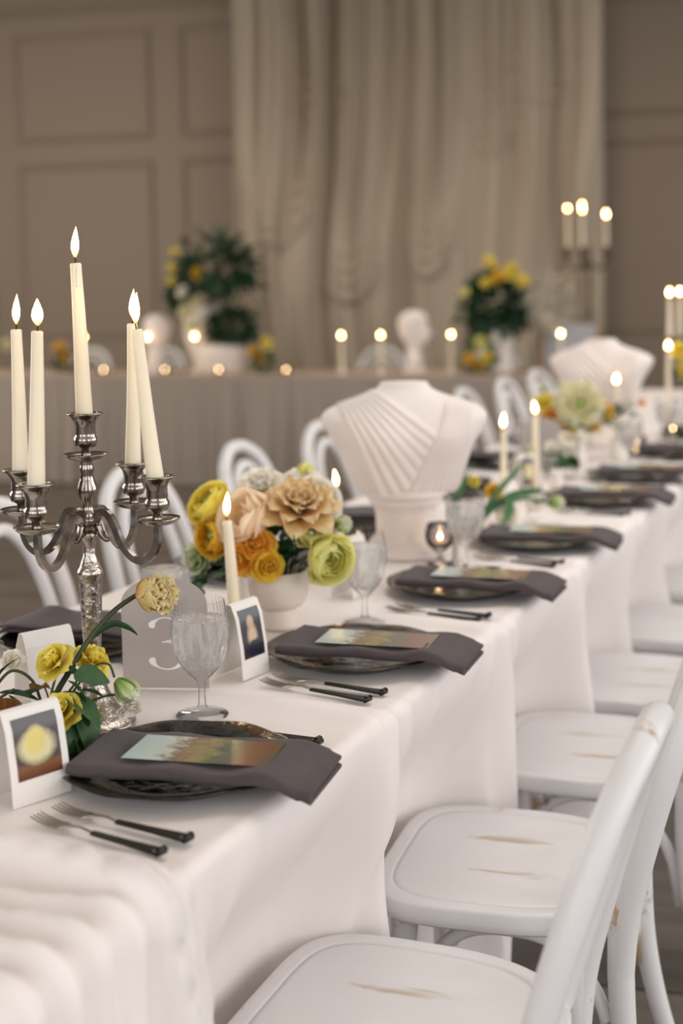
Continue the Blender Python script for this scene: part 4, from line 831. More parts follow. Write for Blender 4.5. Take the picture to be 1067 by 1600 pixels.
# the cream compote with the yellow, peach and white bouquet
cp = thing('footed_bowl', 'cream stoneware footed bowl holding the near bouquet', 'vase', (-1.139, 2.31, TAB + .003))
obj('foot', lathe([(0, 0), (.034, 0), (.034, .006), (.032, .030), (.033, .036), (0, .036)], 48), M_compote, cp)
obj('bowl', lathe([(0, .036), (.030, .036), (.044, .042), (.053, .056), (.0565, .075), (.0575, .108), (.0545, .109), (.0535, .076), (.048, .058), (.038, .048), (0, .046)], 56), M_compote, cp)
cam_dir = np.array([.43, -.90, .25])
def ax(r, u, f=1.): # r: to the picture's right, u: up, f: towards the camera
    R3 = np.array([.917, .399, 0]); F3 = np.array([.399, -.917, .1]); return tuple(R3 * r + np.array([0, 0, 1.]) * u + F3 * f)
g = 'flowers of the near bouquet'; BC = (-1.139, 2.31, .87)
BOUQ = [('ranunculus', 'lemon ranunculus at the upper left of the near bouquet, seen side-on', (-1.263, 2.292, .985), ax(-.55, .65, .55), RANUN, PM['yellow'], 1.25),
 ('ranunculus', 'golden ranunculus low on the left of the near bouquet', (-1.243, 2.270, .935), ax(-.6, .1, .75), RANUN, PM['gold'], 1.15),
 ('ranunculus', 'lemon ranunculus peeping between the two on the left side', (-1.235, 2.300, .965), ax(-.6, -.1, .7), RANUN, PM['yellow'], .9),
 ('peony', 'large pale peach cup-shaped peony on the left of the near bouquet', (-1.172, 2.262, .968), ax(-.5, .3, .6), CUP, PM['peach'], 1.38),
 ('carnation', 'frilly cream bloom at the top centre of the near bouquet', (-1.185, 2.345, 1.005), ax(-.1, .7, .6), FRILL, PM['white'], 1.7),
 ('double_tulip', 'wide open tan double tulip facing out of the near bouquet', (-1.085, 2.295, .985), ax(.08, .85, .62), DOUBLE, PM['tan'], 1.75),
 ('carnation', 'white bloom behind the tan double tulip', (-1.140, 2.43, .998), ax(.2, .8, .3), CUP, PM['white'], 1.15),
 ('carnation', 'white cup bloom at the upper right of the near bouquet', (-1.098, 2.395, .985), ax(.4, .55, .6), CUP, PM['white'], 1.15),
 ('lisianthus', 'small lime bud on top of the near bouquet', (-1.148, 2.455, 1.022), ax(.1, 1, .2), BUD, PM['lime'], 1.1),
 ('garden_rose', 'orange rose in the middle of the near bouquet', (-1.150, 2.245, .925), ax(.05, .35, .9), ROSE, PM['orange'], 1.2),
 ('garden_rose', 'deep orange rose left below the middle of the near bouquet', (-1.168, 2.228, .905), ax(-.3, .1, .9), ROSE, PM['orange'], 1.05),
 ('garden_rose', 'yellow pointed rose hanging over the rim of the cream bowl', (-1.127, 2.240, .893), ax(.25, -.05, .95), ROSE, PM['gold'], .98),
 ('ranunculus', 'large lime yellow ranunculus drooping at the right of the bowl', (-1.030, 2.285, .905), ax(.45, -.15, .85), CUP, PM['lime'], 1.2),
 ('ranunculus', 'lime bloom above the drooping ranunculus', (-1.066, 2.305, .945), ax(.2, .3, .9), CUP, PM['lime'], .9),
 ('lisianthus', 'small green white bud at the right edge of the near bouquet', (-1.043, 2.365, .945), ax(.6, .35, .6), BUD, PM['green'], 1.25),
 ('lisianthus', 'pale cream green bloom trailing at the lower left of the bouquet', (-1.285, 2.285, .888), ax(-.5, -.1, .8), OPEN, PM['green'], .85)]
for nm, l, loc, a, rg, m, R in BOUQ:
    t = flower(nm, l, 'flower', loc, a, rg, m, R, g, (.006, .008, M_lightgreen) if rg is RANUN or rg is OPEN else ((.005, .004, M_leafd) if rg is DOUBLE else None))
    p = Vector(loc); q = p - Vector(a).normalized() * .012; stem_part(t, [tuple(q), tuple((q + Vector(BC)) / 2 + Vector((0, 0, -.015))), (BC[0] + (loc[0] - BC[0]) * .25, BC[1] + (loc[1] - BC[1]) * .25, .845)], .002)
lv = []
for i in range(64):
    a = random.uniform(0, 2 * PI); r = random.uniform(.0, .045); lv.append((random.choice(['dark', 'long', 'round', 'dark']), r * math.cos(a), r * math.sin(a), random.uniform(.0, .085), a + random.uniform(-.5, .5), random.uniform(-1.2, -.1), random.uniform(.7, 1.1)))
sprig('dark green leaves filling the cream footed bowl', (-1.139, 2.31, .868), lv)
lv = [('small', -.006 * i + random.uniform(-.02, .02), random.uniform(-.02, .02), -.004 * i + random.uniform(-.02, .015), random.uniform(2, 4.5), random.uniform(-.6, .6), 1.1) for i in range(16)] + [('round', random.uniform(-.05, .01), random.uniform(-.03, .02), random.uniform(-.03, .03), random.uniform(2, 4.5), random.uniform(-.4, .7), .8) for i in range(10)]
sprig('green sprig trailing out of the bowl on its left', (-1.235, 2.285, .880), lv, None, [([(.08, .02, -.02), (.03, 0, .01), (-.03, -.01, -.005), (-.07, -.02, -.045)], .0014)])
tag(obj('bud_vase', lathe([(0, 0), (.026, 0), (.027, .004), (.020, .02), (.016, .06), (.017, .10), (.024, .140), (.030, .160), (.0285, .160), (.022, .138), (.014, .10), (0, .06)], 40), M_white, None, loc=(-1.285, 2.46, TAB + .003)), 'white flared vase behind the candle and the cream bowl', 'vase')

# small bud arrangement behind the first tent card
bv = thing('bud_vase', 'small clear bud vase hidden behind the first tent card', 'vase', (-1.112, 1.545, TAB + .003)); obj('glass', lathe([(0, 0), (.022, 0), (.024, .004), (.024, .035), (.014, .050), (.012, .062), (.0105, .062), (.0125, .050), (.022, .035), (.022, .006), (0, .005)], 32), M_glass, bv)
B0 = (-1.112, 1.545, .822); g = 'flowers of the small bud vase'
def fl2(nm, l, loc, a, rg, m, R, mids, r=.0017, c=None):
    t = flower(nm, l, 'flower', loc, a, rg, m, R, g, c); stem_part(t, [tuple(Vector(loc) - Vector(a).normalized() * .004)] + mids + [B0, (B0[0], B0[1], .785)], r); return t
TUL = [(6, .036, .020, 1.05, -.05, .40, .001, .1, .004, -.002), (7, .040, .016, .85, .10, .35, .003, .1, .003, .0), (8, .042, .013, .62, .25, .3, .0035, 0, .002, .002), (8, .041, .011, .42, .30, .3, .0035, 0, .001, .004), (7, .039, .009, .22, .30, .3, .0035, 0, 0, .006), (5, .037, .008, .06, .2, .3, .0035, 0, 0, .008)]
t = flower('double_tulip', 'bronze yellow double tulip nodding to the right on a long dark stem', 'flower', (-1.052, 1.688, .964), ax(.80, .05, .50), TUL, PM['bronze'], 1.28, g)
stem_part(t, [(-1.056, 1.686, .962), (-1.077, 1.662, .944), (-1.098, 1.632, .912), (-1.113, 1.600, .870), (-1.119, 1.575, .842), (-1.114, 1.55, .80)], [.0035, .0042, .0046])
inv = (Matrix.Translation(t.location) @ t.rotation_quaternion.to_matrix().to_4x4()).inverted(); obj('leaf', tube(smooth_path([tuple(inv @ Vector(p)) for p in ((-1.098, 1.632, .910), (-1.078, 1.655, .926), (-1.058, 1.662, .922), (-1.044, 1.668, .910))], 6), [.0035, .0055, .0048, .0006], 8, flat=.3), M_leafd, t)
fl2('garden_rose', 'yellow rose at the left of the bud vase, before the plain card', (-1.118, 1.578, .884), ax(-.45, .65, .5), ROSE, PM['yellow'], .95, [(-1.116, 1.56, .85)])
fl2('garden_rose', 'yellow rose half behind the dark tulip stem', (-1.102, 1.632, .872), ax(.5, .65, .2), ROSE, PM['yellow'], .95, [(-1.108, 1.58, .84)])
fl2('garden_rose', 'yellow rose just above the top edge of the first tent card', (-1.082, 1.535, .832), ax(-.2, .6, .7), ROSE, PM['yellow'], .95, [(-1.10, 1.54, .826)])
fl2('lisianthus', 'green and white lisianthus hanging its head beside the bud vase', (-1.052, 1.622, .858), ax(.60, -.62, .2), BUD, PM['green'], 1.35, [(-1.062, 1.618, .880), (-1.078, 1.600, .876), (-1.098, 1.565, .838)])
fl2('sweet_pea', 'white translucent sweet pea blossom hanging below the lisianthus', (-1.042, 1.632, .822), ax(.3, -.6, .5), OPEN, PM['white'], .5, [(-1.055, 1.615, .838), (-1.08, 1.58, .832)])
lv = [('wide', .020, .02, .045, .4, .5, .8), ('wide', .035, -.01, -.02, -.3, .5, .85), ('wide', .030, .0, .0, .2, 1.0, .8), ('wide', .015, -.02, -.015, -.9, .8, .75), ('wide', .0, .02, .05, 1.6, -.3, .7), ('round', .025, .03, .03, .9, .1, .9), ('round', .03, .01, .02, -.2, .4, 1.), ('wide', .012, .015, .03, 1.0, .3, .8), ('round', -.02, .01, .035, 2.6, .2, .9), ('wide', .045, .015, -.018, .1, .9, .8), ('wide', .03, -.005, .03, .3, .2, 1.1), ('wide', .035, .01, .008, .1, .7, 1.2), ('wide', .04, .0, -.025, -.1, .5, 1.1), ('wide', .02, -.01, .012, -.6, .6, 1.1), ('wide', .03, .02, .05, .7, -.2, .9)]
sprig('blue green leaves spilling from the bud vase onto the cloth edge', (-1.112, 1.545, .822), lv, None, [([(.0, .0, 0), (.02, .015, .012), (.045, .02, .002), (.03, .03, -.012), (.015, .02, -.004)], .0009), ([(.0, 0, 0), (.03, 0, -.01), (.05, .012, -.03)], .0012)])
sprig('dry brown curled leaf pair left of the yellow roses', (-1.135, 1.575, .84), [], None, [([(.02, -.02, -.02), (.01, -.01, 0), (-.003, 0, .012)], .0012)])
o = [x for x in COL.objects if x.name.startswith('greenery_sprig')][-1]; bl = make_mesh('leaf', *leaf_vf(.032, .015, 1.2, .2)[:2], M_dryleaf)
for h, p in ((2.6, -.2), (1.2, .2)): link('leaf', bl, o, (-.003, 0, .012), rote=(.3, p, h))
# stems at the left frame edge, over an amber glass
am = thing('amber_votive', 'ribbed amber votive glass cut by the left frame edge', 'votive', (-1.178, 1.520, TAB + .003)); obj('glass_cup', lathe([(0, 0), (.026, 0), (.029, .003), (.033, .075), (.031, .075), (.027, .006), (0, .006)], 72, (18, .03, .001, .08)), M_amber, am); link('flame', SMALLFLAME, am, (0, 0, .03)); obj('wax', lathe([(0, .007), (.0262, .007), (.0275, .027), (0, .027)], 24), M_wax, am)
bv2 = thing('bud_vase', 'small clear bud vase cut by the left frame edge', 'vase', (-1.235, 1.545, TAB + .003)); 
obj('glass', lathe([(0, 0), (.022, 0), (.024, .004), (.024, .035), (.014, .050), (.012, .062), (.0105, .062), (.0125, .050), (.022, .035), (.022, .006), (0, .005)], 32), M_glass, bv2)
sprig('arching green stems entering at the left frame edge', (-1.215, 1.560, .825), [('long', .01, .0, .015, .3, -.2, .8), ('long', .0, .0, .02, .2, -1.2, .9), ('dark', .02, .01, .01, .4, .8, .8)], None, [([(-.02, -.012, -.03), (0, 0, .015), (.025, .012, .045), (.05, .025, .030), (.062, .03, -.01)], .0022), ([(-.02, -.012, -.03), (-.005, 0, .03), (-.005, .005, .09)], .0026), ([(-.02, -.012, -.03), (0, .002, .0), (.03, .01, .02)], .0022)])
flower('sweet_pea', 'faint white sweet pea blossom at the left frame edge', 'flower', (-1.24, 1.64, .86), ax(.3, .3, .8), OPEN, PM['white'], .45, g)

# flowers lying and standing between the torso and the far bouquet
g = 'loose flowers in the middle of the long table'
t = flower('tulip', 'pale green white tulip lying low with its head to the right', 'flower', (-.955, 3.520, .822), ax(.95, -.05, .2), BUD, PM['green'], 1.45, g)
stem_part(t, [(-.963, 3.516, .823), (-1.0, 3.46, .838), (-1.05, 3.40, .825), (-1.09, 3.37, .785), (-1.11, 3.36, .768)], .0042, M_tulipleaf)
inv = (Matrix.Translation(t.location) @ t.rotation_quaternion.to_matrix().to_4x4()).inverted()
for P in (((-1.10, 3.365, .775), (-1.09, 3.46, .825), (-1.075, 3.57, .868), (-1.062, 3.68, .900)), ((-1.10, 3.365, .775), (-1.07, 3.42, .825), (-1.03, 3.42, .838), (-1.012, 3.36, .815), (-1.017, 3.315, .785)), ((-1.105, 3.365, .775), (-1.06, 3.44, .83), (-1.01, 3.50, .848), (-.97, 3.56, .842))):
    obj('leaf', tube(smooth_path([tuple(inv @ Vector(p)) for p in P], 6), [.006, .013, .016, .012, .001], 10, flat=.16), M_tulipleaf, t)
for nm, l, loc, a, rg, m, R in (('garden_rose', 'small yellow rose just right of the near torso', (-1.168, 3.562, .860), ax(.2, .6, .7), ROSE, PM['yellow'], .55), ('garden_rose', 'golden rose at the base of the broad tulip leaf', (-1.100, 3.520, .842), ax(.1, .4, .9), ROSE, PM['gold'], .75),
    ('lisianthus', 'white lisianthus low in front of the tulip stem', (-1.06, 3.50, .785), ax(-.1, .5, .9), CUP, PM['white'], .75), ('lisianthus', 'white lisianthus beside the low white blossom', (-1.01, 3.58, .80), ax(.3, .6, .7), CUP, PM['white'], .62),
    ('lisianthus', 'pale green bloom halfway up the slim candle past the torso', (-1.11, 3.88, .905), ax(.2, .6, .7), BUD, PM['green'], 1.0),
    ('lisianthus', 'white blossom left of the small white card cluster', (-1.16, 4.33, .862), ax(-.1, .6, .8), OPEN, PM['white'], .55), ('lisianthus', 'white blossom in the middle of the pale posy', (-1.13, 4.40, .872), ax(.2, .7, .7), CUP, PM['white'], .8), ('lisianthus', 'white blossom at the right of the pale posy', (-1.09, 4.42, .885), ax(.5, .6, .6), OPEN, PM['white'], .6), ('lisianthus', 'greenish bud on top of the pale posy', (-1.12, 4.45, .91), ax(.1, .9, .5), BUD, PM['green'], .9)):
    t = flower(nm, l, 'flower', loc, a, rg, m, R, g); stem_part(t, [tuple(Vector(loc) - Vector(a).normalized() * .003), (loc[0] - .02, loc[1] + .03, (loc[2] + TAB) / 2), (loc[0] - .03, loc[1] + .05, TAB + .008)], .002)
sprig('green leaves under the white posy before the far bouquet', (-1.15, 4.38, .79), [(random.choice(['wide', 'round']), random.uniform(-.04, .04), random.uniform(-.03, .03), random.uniform(-.01, .05), random.uniform(-2, 2), random.uniform(-.6, .5), .9) for _ in range(18)], None, [([(0, 0, -.02), (0, 0, .02), (.02, 0, .06)], .002)])
sprig('upright dark green tulip leaves right of the near torso', (-1.21, 3.50, .775), [('tulip', .0, 0, 0, .4, -1.45, .85), ('tulip', .01, .01, 0, 1.2, -1.35, .7), ('dark', .03, .03, .06, .6, -.4, 1.1)], None, [([(0, 0, -.008), (.01, 0, .05), (.015, 0, .09)], .003)])
pv = lambda l, x, y, s: tag(obj('bud_vase', lathe([(r * s, z * s) for r, z in [(0, 0), (.028, 0), (.032, .006), (.034, .04), (.030, .07), (.034, .09), (.032, .09), (.028, .07), (.03, .04), (0, .01)]], 28), M_white, None, loc=(x, y, TAB + .003)), l, 'vase', 'white vases on the long table')
pv('white pot behind the pale posy', -1.16, 4.66, 1.0); pv('white pot right of the far bouquet', -1.06, 4.86, .9); pv('small white pot by the small pale card', -1.10, 4.16, .6)

# the far bouquet before the second torso
fb = thing('footed_bowl', 'pale footed bowl holding the far bouquet', 'vase', (-1.215, 4.86, TAB + .003)); obj('foot', lathe([(0, 0), (.034, 0), (.034, .006), (.030, .03), (0, .034)], 32), M_compote, fb); obj('bowl', lathe([(0, .034), (.030, .036), (.053, .056), (.0575, .100), (.0545, .1), (.05, .06), (0, .05)], 40), M_compote, fb)
g = 'flowers of the far bouquet'
def atfar(px, py, Z):
    return px, py, Z
for nm, l, o, a, rg, m, R in (('peony', 'large open pale yellow peony facing out of the far bouquet', (.0, .0, .955), ax(.05, .15, .95), [(8, .05, .030, 1.25, 1.0, .2, .004, .1, .006, -.002), (8, .045, .026, 1.05, .8, .25, .004, .1, .004, .001), (7, .034, .018, .75, .45, .3, .003, .1, .003, .003)], PM['pale'], 1.75),
    ('garden_rose', 'yellow rose at the upper left of the far bouquet', (-.115, -.0, .965), ax(-.5, .5, .6), ROSE, PM['yellow'], 1.2), ('garden_rose', 'orange rose at the left of the far bouquet', (-.10, .02, .905), ax(-.4, .0, .8), ROSE, PM['orange'], 1.4), ('garden_rose', 'golden rose under the large pale peony', (-.04, -.02, .875), ax(-.1, -.2, .9), ROSE, PM['gold'], 1.4), ('garden_rose', 'golden rose at the lower right of the far bouquet', (.055, .0, .885), ax(.4, .0, .8), ROSE, PM['gold'], .9), ('garden_rose', 'golden rose at the right of the far bouquet', (.085, .02, .93), ax(.6, .3, .6), ROSE, PM['gold'], 1.2),
    ('lisianthus', 'green bud at the top left of the far bouquet', (-.125, .02, 1.01), ax(-.3, .9, .3), BUD, PM['green'], .9), ('lisianthus', 'second green bud above the large pale peony', (-.075, .04, 1.015), ax(0, .9, .3), BUD, PM['green'], .9), ('lisianthus', 'white green bloom far right of the far bouquet', (.17, .03, .95), ax(.5, .5, .6), BUD, PM['green'], .8), ('garden_rose', 'small orange bloom at the right tip of the far bouquet', (.21, .05, .955), ax(.5, .4, .6), ROSE, PM['orange'], .5)):
    loc = (-1.215 + o[0] * .917 + .05 * .4, 4.86 + o[0] * .399 - .05 * .917 + o[1], o[2]); t = flower(nm, l, 'flower', loc, a, rg, m, R, g, (.010, .002, M_lightgreen) if nm == 'peony' else None)
    stem_part(t, [tuple(Vector(loc) - Vector(a).normalized() * .004), (-1.205, 4.86, .87), (-1.213, 4.86, .84)], .002)
lv = []
for i in range(60):
    a = random.uniform(0, 2 * PI); r = random.uniform(0, .10); lv.append((random.choice(['dark', 'round', 'round']), r * math.cos(a), r * math.sin(a), random.uniform(.0, .10), a, random.uniform(-1.0, .2), random.uniform(.7, 1.1)))
for i in range(22): lv.append((random.choice(['round', 'small']), random.uniform(.10, .20), random.uniform(.03, .09), random.uniform(.0, .09), random.uniform(-2, 2), random.uniform(-1, .3), .9))
sprig('green leaves of the far bouquet', (-1.215, 4.85, .865), lv, None, [([(0, 0, -.03), (.08, .04, .03), (.19, .08, .06)], .002)])

# the far candelabra at the right frame edge, with yellow flowers
C2 = (-1.045, 6.30); cand2 = dup(cand1, (*C2, TAB + .003), RAD(40), 'blurred silver candelabra cut by the right frame edge', group=None)
for k in range(4):
    b = armpos(C2, RAD(40), k, cz); taper(('lit candle on the right rear arm of the far candelabra', 'lit candle on the left rear arm of the far candelabra', 'leftmost lit candle of the far candelabra at the frame edge', 'lit candle on the right front arm of the far candelabra')[k], 'candles of the far candelabra', b, (b[0], b[1], b[2] + .19), fl=1)
b = (*C2, cz + .086); taper('lit candle in the centre of the far candelabra', 'candles of the far candelabra', b, (b[0], b[1], b[2] + .16), fl=1)
for i, (dx, dy, z, R) in enumerate(((.02, -.5, 1.10, 1.3), (.10, -.5, 1.07, 1.3), (.05, -.48, 1.02, 1.4), (.08, -.5, .97, 1.2))):
    t = flower('garden_rose', ('topmost yellow rose at the right frame edge', 'right yellow rose at the right frame edge', 'middle yellow rose at the right frame edge', 'lowest yellow rose at the right frame edge')[i], 'flower', (-1.02 + dx, 6.2 + dy, z), ax(-.2, .4, .8), ROSE, PM['yellow'], R, 'yellow roses at the right edge')
    stem_part(t, [(-1.02 + dx, 6.2 + dy, z - .003), (-.98, 5.75, .93), (-.98, 5.76, .80)], .002)
pv('white vase under the yellow roses at the right frame edge', -.98, 5.76, 1.15)
sprig('dark leaves among the yellow roses at the right frame edge', (-.97, 5.72, .90), [(random.choice(['wide', 'dark']), random.uniform(-.06, .08), random.uniform(-.04, .04), random.uniform(-.02, .2), random.uniform(0, 6), random.uniform(-1, .3), 1.1) for _ in range(34)], None, [([(-.01, .04, -.06), (0, 0, .05), (.02, 0, .15)], .003)])

# ------------------------------------------------------------------ things on and around the head table
def hp(a, n, z): x, y = room(a, n); return (x, y, z)
def plain_taper(l, a, n, z0, tip, group='candles on the head table'):
    h = hp(a, n, z0); holder(l.replace('lit slim candle', 'small holder under the slim candle'), h, M_white); return taper(l, group, (h[0], h[1], z0 + .019), (h[0], h[1], tip), fl=1, r0=.011, r1=.0085)
for a, l in ((-4.44, 'lit slim candle far left on the head table, beside the centre taper'), (-3.94, 'lit slim candle before the left plaster head'), (-3.58, 'lit slim candle before the white urn'), (-2.50, 'lit slim candle, left of the pair beside the plaster head'), (-2.22, 'lit slim candle just left of the right plaster head'), (-1.73, 'lit slim candle just right of the plaster head'), (-.99, 'lit slim candle before the pale blue board')):
    plain_taper(l, a, 9.42, HT, 1.005)
for a, l in ((-4.21, 'first tiny votive from the left along the head table front'), (-3.74, 'second tiny votive along the head table front'), (-3.34, 'third tiny votive along the head table front'), (-2.85, 'fourth tiny votive along the head table front')):
    dup(V0, hp(a, 9.24, HT + .002), 0, l, group='votives on the head table')

def head_bust(label, loc, rz, s=1.):
    import bmesh
    t = thing('head_bust', label, 'statue', loc, rz, 'plaster heads on the head table'); t.scale = (s,) * 3
    obj('pedestal', lathe([(0, 0), (.085, 0), (.085, .012), (.06, .03), (.055, .06), (.065, .075), (0, .078)], 32), M_plaster, t)
    zs = np.linspace(.07, .42, 90); th = np.linspace(0, 2 * PI, 73)[:-1]; V, F = [], []
    Kz = [.07, .10, .14, .17, .20, .22, .25, .29, .33, .37, .40, .415, .42]; W = [.095, .085, .055, .048, .050, .060, .068, .074, .078, .074, .055, .03, .004]; Fr = [.06, .055, .045, .048, .078, .088, .090, .090, .092, .084, .060, .03, .004]; Bk = [.055, .055, .050, .052, .060, .075, .09, .102, .108, .098, .07, .035, .004]
    for z in zs:
        w, f, b = (float(np.interp(z, Kz, q)) for q in (W, Fr, Bk))
        for a in th:
            c, s_ = math.cos(a), math.sin(a); x = (f if c > 0 else b) * c; y = w * s_
            if c > 0:
                n = math.exp(-(y / .012) ** 2); x += n * .026 * math.exp(-((z - .262) / .016) ** 2) + n * .012 * math.exp(-((z - .28) / .02) ** 2)        # nose
                x += .008 * math.exp(-(y / .02) ** 2) * (math.exp(-((z - .235) / .005) ** 2) + math.exp(-((z - .225) / .005) ** 2)) + .008 * math.exp(-(y / .02) ** 2 - ((z - .208) / .010) ** 2)
                x -= .010 * math.exp(-((abs(y) - .028) / .012) ** 2 - ((z - .288) / .009) ** 2); x += .006 * math.exp(-(y / .05) ** 2 - ((z - .303) / .008) ** 2)
            if (c < .25 or z > .345) and z > .19: k = 1 + .05 * math.sin(a * 9 + z * 160) * math.sin(z * 110 + a * 3); x *= k + .05; y *= k + .05                    # curled hair
            V.append((x, y, z))
    n = len(th)
    for i in range(len(zs) - 1):
        for k in range(n): F.append((i * n + k, i * n + (k + 1) % n, (i + 1) * n + (k + 1) % n, (i + 1) * n + k))
    obj('carved_head', (V, F), M_plaster, t); return t
head_bust('white plaster head turned right on the head table', hp(-2.0, 9.50, HT + .002), RAD(8), 1.02)
head_bust('pale plaster head turned left among the left candles', hp(-3.93, 9.56, HT + .002), RAD(190), 1.0)

def leaf_mass(name, label, loc, n, rx, ry, rz, m, L=.06, W=.018, spray=0, zb=-.3):
    """a dense mass of leaves nobody could count, one object"""
    rs = random.Random(len(name) + n); V, F = [], []; lv = leaf_vf(L, W, .5, .2, 3, 4)
    base = np.array(lv[0]); 
    for i in range(n):
        while True:
            d = Vector((rs.uniform(-1, 1), rs.uniform(-1, 1), rs.uniform(zb, 1)))
            if d.length < 1: break
        k = rs.uniform(.55, 1.0) * (1 + (spray * rs.random() ** 3)); p = d.normalized() * k * (d.length ** .3); p = Vector((p.x * rx, p.y * ry, p.z * rz))
        e = Euler((rs.uniform(-1, 1), -math.asin(max(-1, min(1, d.normalized().z))) + rs.uniform(-.6, .6), math.atan2(d.y, d.x) + rs.uniform(-.7, .7))).to_matrix(); s = rs.uniform(.7, 1.3)
        o = len(V); V += [tuple(e @ Vector(q) * s + p) for q in base]; F += [tuple(j + o for j in f) for f in lv[1]]
    return tag(obj(name, (V, F), m, None, loc=loc), label, 'foliage', None, 'stuff')
BLOOM = {}
def bloom(l, loc, m, R, grp):
    return flower('garden_rose', l, 'flower', loc, ax(random.uniform(-.5, .5), random.uniform(0, .7), .8), [(6, .034, .022, 1.1, .9, .3, .001, .1, .002, 0), (5, .028, .018, .6, .2, .5, 0, 0, .001, .003), (4, .022, .013, .3, -.2, .7, 0, 0, 0, .006)], m, R, grp)
# white urn with tall greenery, left
ur = thing('urn', 'tall white urn with trailing pale flowers at the left of the head table', 'vase', hp(-3.60, 9.62, HT + .002)); obj('body', lathe([(0, 0), (.07, 0), (.075, .01), (.05, .03), (.045, .05), (.09, .12), (.125, .25), (.13, .36), (.115, .45), (.12, .47), (.11, .47), (.10, .44), (0, .40)], 36), M_compote, ur)
leaf_mass('fern_spray', 'tall dark green fern spray above the white urn', hp(-3.46, 9.62, 1.50), 420, .26, .2, .20, M_leafd, .09, .022, .9, -.7)
leaf_mass('trailing_fern', 'dark green fern trailing down the left of the white urn', hp(-3.76, 9.60, 1.32), 130, .075, .07, .16, M_leafd, .07, .018, .2, -1)
leaf_mass('moss_mound', 'dense dark green mound in the low cream trough', hp(-3.31, 9.48, 1.09), 620, .20, .15, .14, M_leafd, .05, .016, .2, -.8)
tr = thing('trough', 'low cream trough under the dark green mound', 'vase', hp(-3.40, 9.48, HT + .002), WA); obj('body', merge(lathe([(0, 0), (.14, 0), (.155, .01), (.165, .14), (.170, .20), (.158, .20), (.15, .15), (0, .13)], 40)), M_compote, tr); tr.scale = (1.15, .7, 1)
for i, (a, z, m, R, l) in enumerate(((-3.72, 1.62, PM['yellow'], 1.15, 'upper left yellow bloom of the fern spray'), (-3.74, 1.52, PM['yellow'], 1.15, 'middle left yellow bloom of the fern spray'), (-3.74, 1.42, PM['yellow'], 1.15, 'lower left yellow bloom of the fern spray'), (-3.56, 1.47, PM['gold'], 1.5, 'golden bloom under the fern spray'), (-3.64, 1.20, PM['pale'], 1.8, 'pale bloom trailing down the white urn'), (-3.56, 1.28, PM['pale'], 1.6, 'pale bloom at the neck of the white urn'), (-3.60, 1.10, PM['pale'], 1.6, 'lowest pale bloom on the white urn'), (-3.66, 1.34, PM['white'], 1.6, 'white bloom at the rim of the white urn'))):
    bloom(l, hp(a, 9.44, z), m, R, 'blooms of the white urn')
for a, z, m, l in ((-3.13, .91, PM['gold'], 'golden bloom low at the right of the cream trough'), (-3.05, .97, PM['yellow'], 'yellow bloom on a thin stem right of the cream trough'), (-3.09, .86, PM['gold'], 'lower golden bloom right of the cream trough'), (-4.62, .95, PM['gold'], 'golden bloom at the far left of the head table'), (-4.60, .88, PM['gold'], 'second golden bloom at the far left of the head table'), (-5.05, .98, PM['pale'], 'pale bloom cut by the left frame edge')):
    t = bloom(l, hp(a, 9.40, z), m, 1.5, 'low blooms on the head table'); x, y, _ = hp(a, 9.40, 0); stem_part(t, [(x, y, z), (x + .01, y + .01, (z + HT) / 2), (x + .01, y + .02, HT + .004)], .002)
leaf_mass('low_greenery', 'low green leaves right of the cream trough', hp(-3.06, 9.40, .85), 50, .07, .06, .07, M_leaf, .05, .016, .3, -.8)
leaf_mass('low_greenery', 'low green leaves at the far left of the head table', hp(-4.56, 9.40, .85), 60, .12, .06, .07, M_leafd, .05, .016, .3, -.8)
# right flower vase
fv = thing('flower_vase', 'tall pale vase of dark green and yellow flowers at the right of the head table', 'vase', hp(-1.40, 9.55, HT + .002)); obj('body', lathe([(0, 0), (.075, 0), (.08, .01), (.06, .03), (.055, .10), (.07, .2), (.09, .30), (.085, .31), (.065, .2), (.05, .1), (0, .06)], 36), M_white, fv)
leaf_mass('dark_foliage', 'dense dark foliage of the right flower vase', hp(-1.44, 9.55, 1.22), 620, .22, .18, .21, M_leafd, .07, .022, .35, -.9)
for a, z, m, R, l in ((-1.46, 1.50, PM['yellow'], 1.6, 'topmost yellow bloom of the right vase'), (-1.30, 1.44, PM['yellow'], 1.9, 'yellow bloom at the right of the right vase'), (-1.39, 1.40, PM['gold'], 1.7, 'golden bloom in the middle of the right vase'), (-1.47, 1.36, PM['yellow'], 1.5, 'yellow bloom left of the middle of the right vase'), (-1.24, 1.37, PM['yellow'], 1.6, 'lower yellow bloom at the right of the right vase'), (-1.62, 1.30, PM['lime'], 1.2, 'lime bloom at the left of the right vase')):
    bloom(l, hp(a, 9.36, z), m, R, 'blooms of the right vase')
leaf_mass('low_greenery', 'low leaves in front of the right flower vase', hp(-1.53, 9.34, .90), 130, .12, .07, .12, M_leaf, .05, .018, .3, -1)
for a, z, m, l in ((-1.58, .86, PM['gold'], 'golden bloom low before the right vase'), (-1.50, .98, PM['lime'], 'lime bloom low before the right vase'), (-1.46, .88, PM['yellow'], 'yellow bloom low before the right vase'), (-1.52, .82, PM['gold'], 'lowest golden bloom before the right vase')): bloom(l, hp(a, 9.27, z), m, 1.4, 'low blooms before the right vase')
gy = leaf_mass('gypsophila', 'cloudy white gypsophila right of the dark foliage', hp(-1.08, 9.5, 1.22), 420, .17, .12, .20, mat('gypsophila_white', (206, 200, 186), .8, transl=.4), .034, .013, .6, -.9)
gv = thing('flower_vase', 'slim clear vase under the gypsophila', 'vase', hp(-1.10, 9.5, HT + .002)); obj('body', lathe([(0, 0), (.04, 0), (.042, .01), (.03, .1), (.045, .28), (.043, .28), (.027, .1), (0, .02)], 28), M_glass, gv)
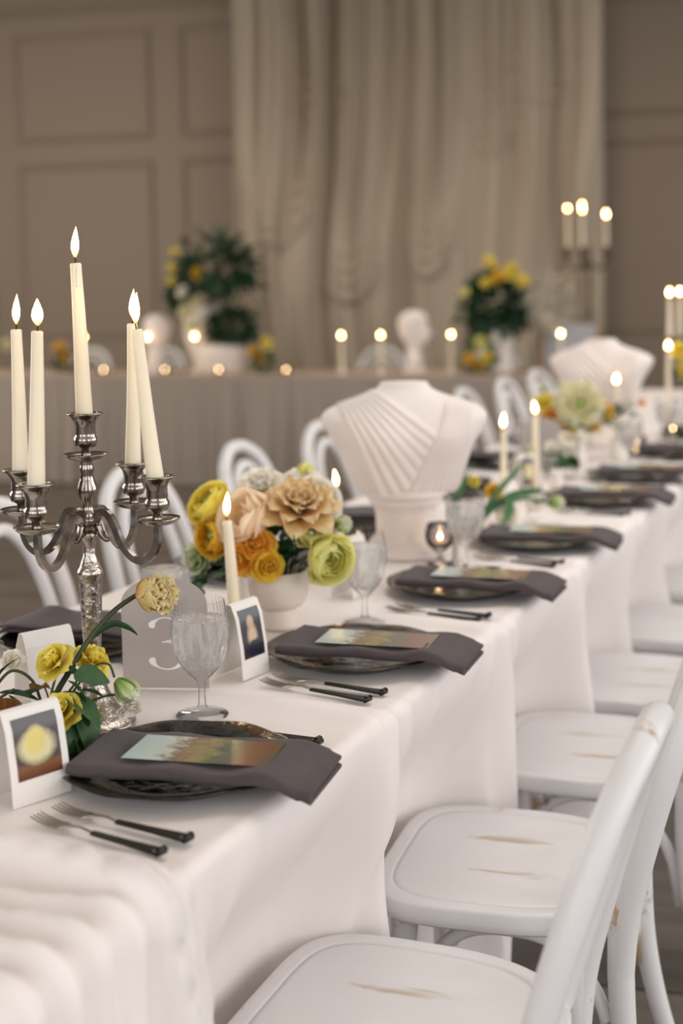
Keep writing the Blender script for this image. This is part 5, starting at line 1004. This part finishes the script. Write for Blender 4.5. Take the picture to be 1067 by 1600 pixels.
# pale blue board on a wooden easel, behind the right end of the head table
es = thing('easel_board', 'pale blue board on a honey wood easel behind the head table end', 'sign', hp(-1.02, 10.35, 0), WA)
obj('board', box(-.18, .18, -.012, .012, .72, 1.06), M_board, es, False); obj('ledge', box(-.22, .22, -.03, .03, .69, .72), M_wood, es, False)
for x in (-.215, .215): obj('leg', tube([(x * 1.1, -.0, 0), (x, 0, 1.02)], .02, 4, square=True), M_wood, es)
obj('leg', tube([(0, .35, 0), (0, .03, .98)], .016, 4, square=True), M_wood, es)
# tall floor candelabra beside the drape
fc = thing('floor_candelabra', 'tall dark bronze floor candelabra before the right edge of the drape', 'candelabra', hp(-.93, 10.9, 0))
obj('base', lathe([(0, 0), (.16, 0), (.16, .012), (.06, .04), (.02, .08), (0, .09)], 32), M_iron, fc); obj('stem', lathe([(0, .08), (.018, .08), (.013, .5), (.02, .52), (.013, .56), (.013, 1.1), (.022, 1.13), (.012, 1.17), (.014, 1.62), (0, 1.64)], 20), M_iron, fc)
AR = make_mesh('arm', *tube(smooth_path([(.0, 0, 1.52), (.05, 0, 1.48), (.12, 0, 1.47), (.155, 0, 1.51), (.16, 0, 1.56)]), .010, 8), M_iron); KU = make_mesh('candle_cup', *lathe([(0, 1.55), (.012, 1.55), (.035, 1.565), (.036, 1.572), (.018, 1.575), (.02, 1.61), (.026, 1.63), (.014, 1.63), (0, 1.62)], 20), M_iron)
p0 = hp(-.93, 10.9, 0)
for k in range(5):
    a = 2 * PI * k / 5 + .87; ar = link('arm', AR, fc, rotz=a); link('candle_cup', KU, ar, (.16, 0, 0))
    b = (p0[0] + .16 * math.cos(a), p0[1] + .16 * math.sin(a), 1.622); taper('lit candle on the %s arm of the tall floor candelabra' % ('right rear', 'middle rear', 'leftmost', 'middle front', 'right front')[k], 'candles of the floor candelabra', b, (b[0], b[1], (1.86, 1.93, 1.90, 1.88, 1.84)[k]), fl=1)
tag(FORK, FORK['label'], 'fork'); tag(KNIFE, KNIFE['label'], 'knife')
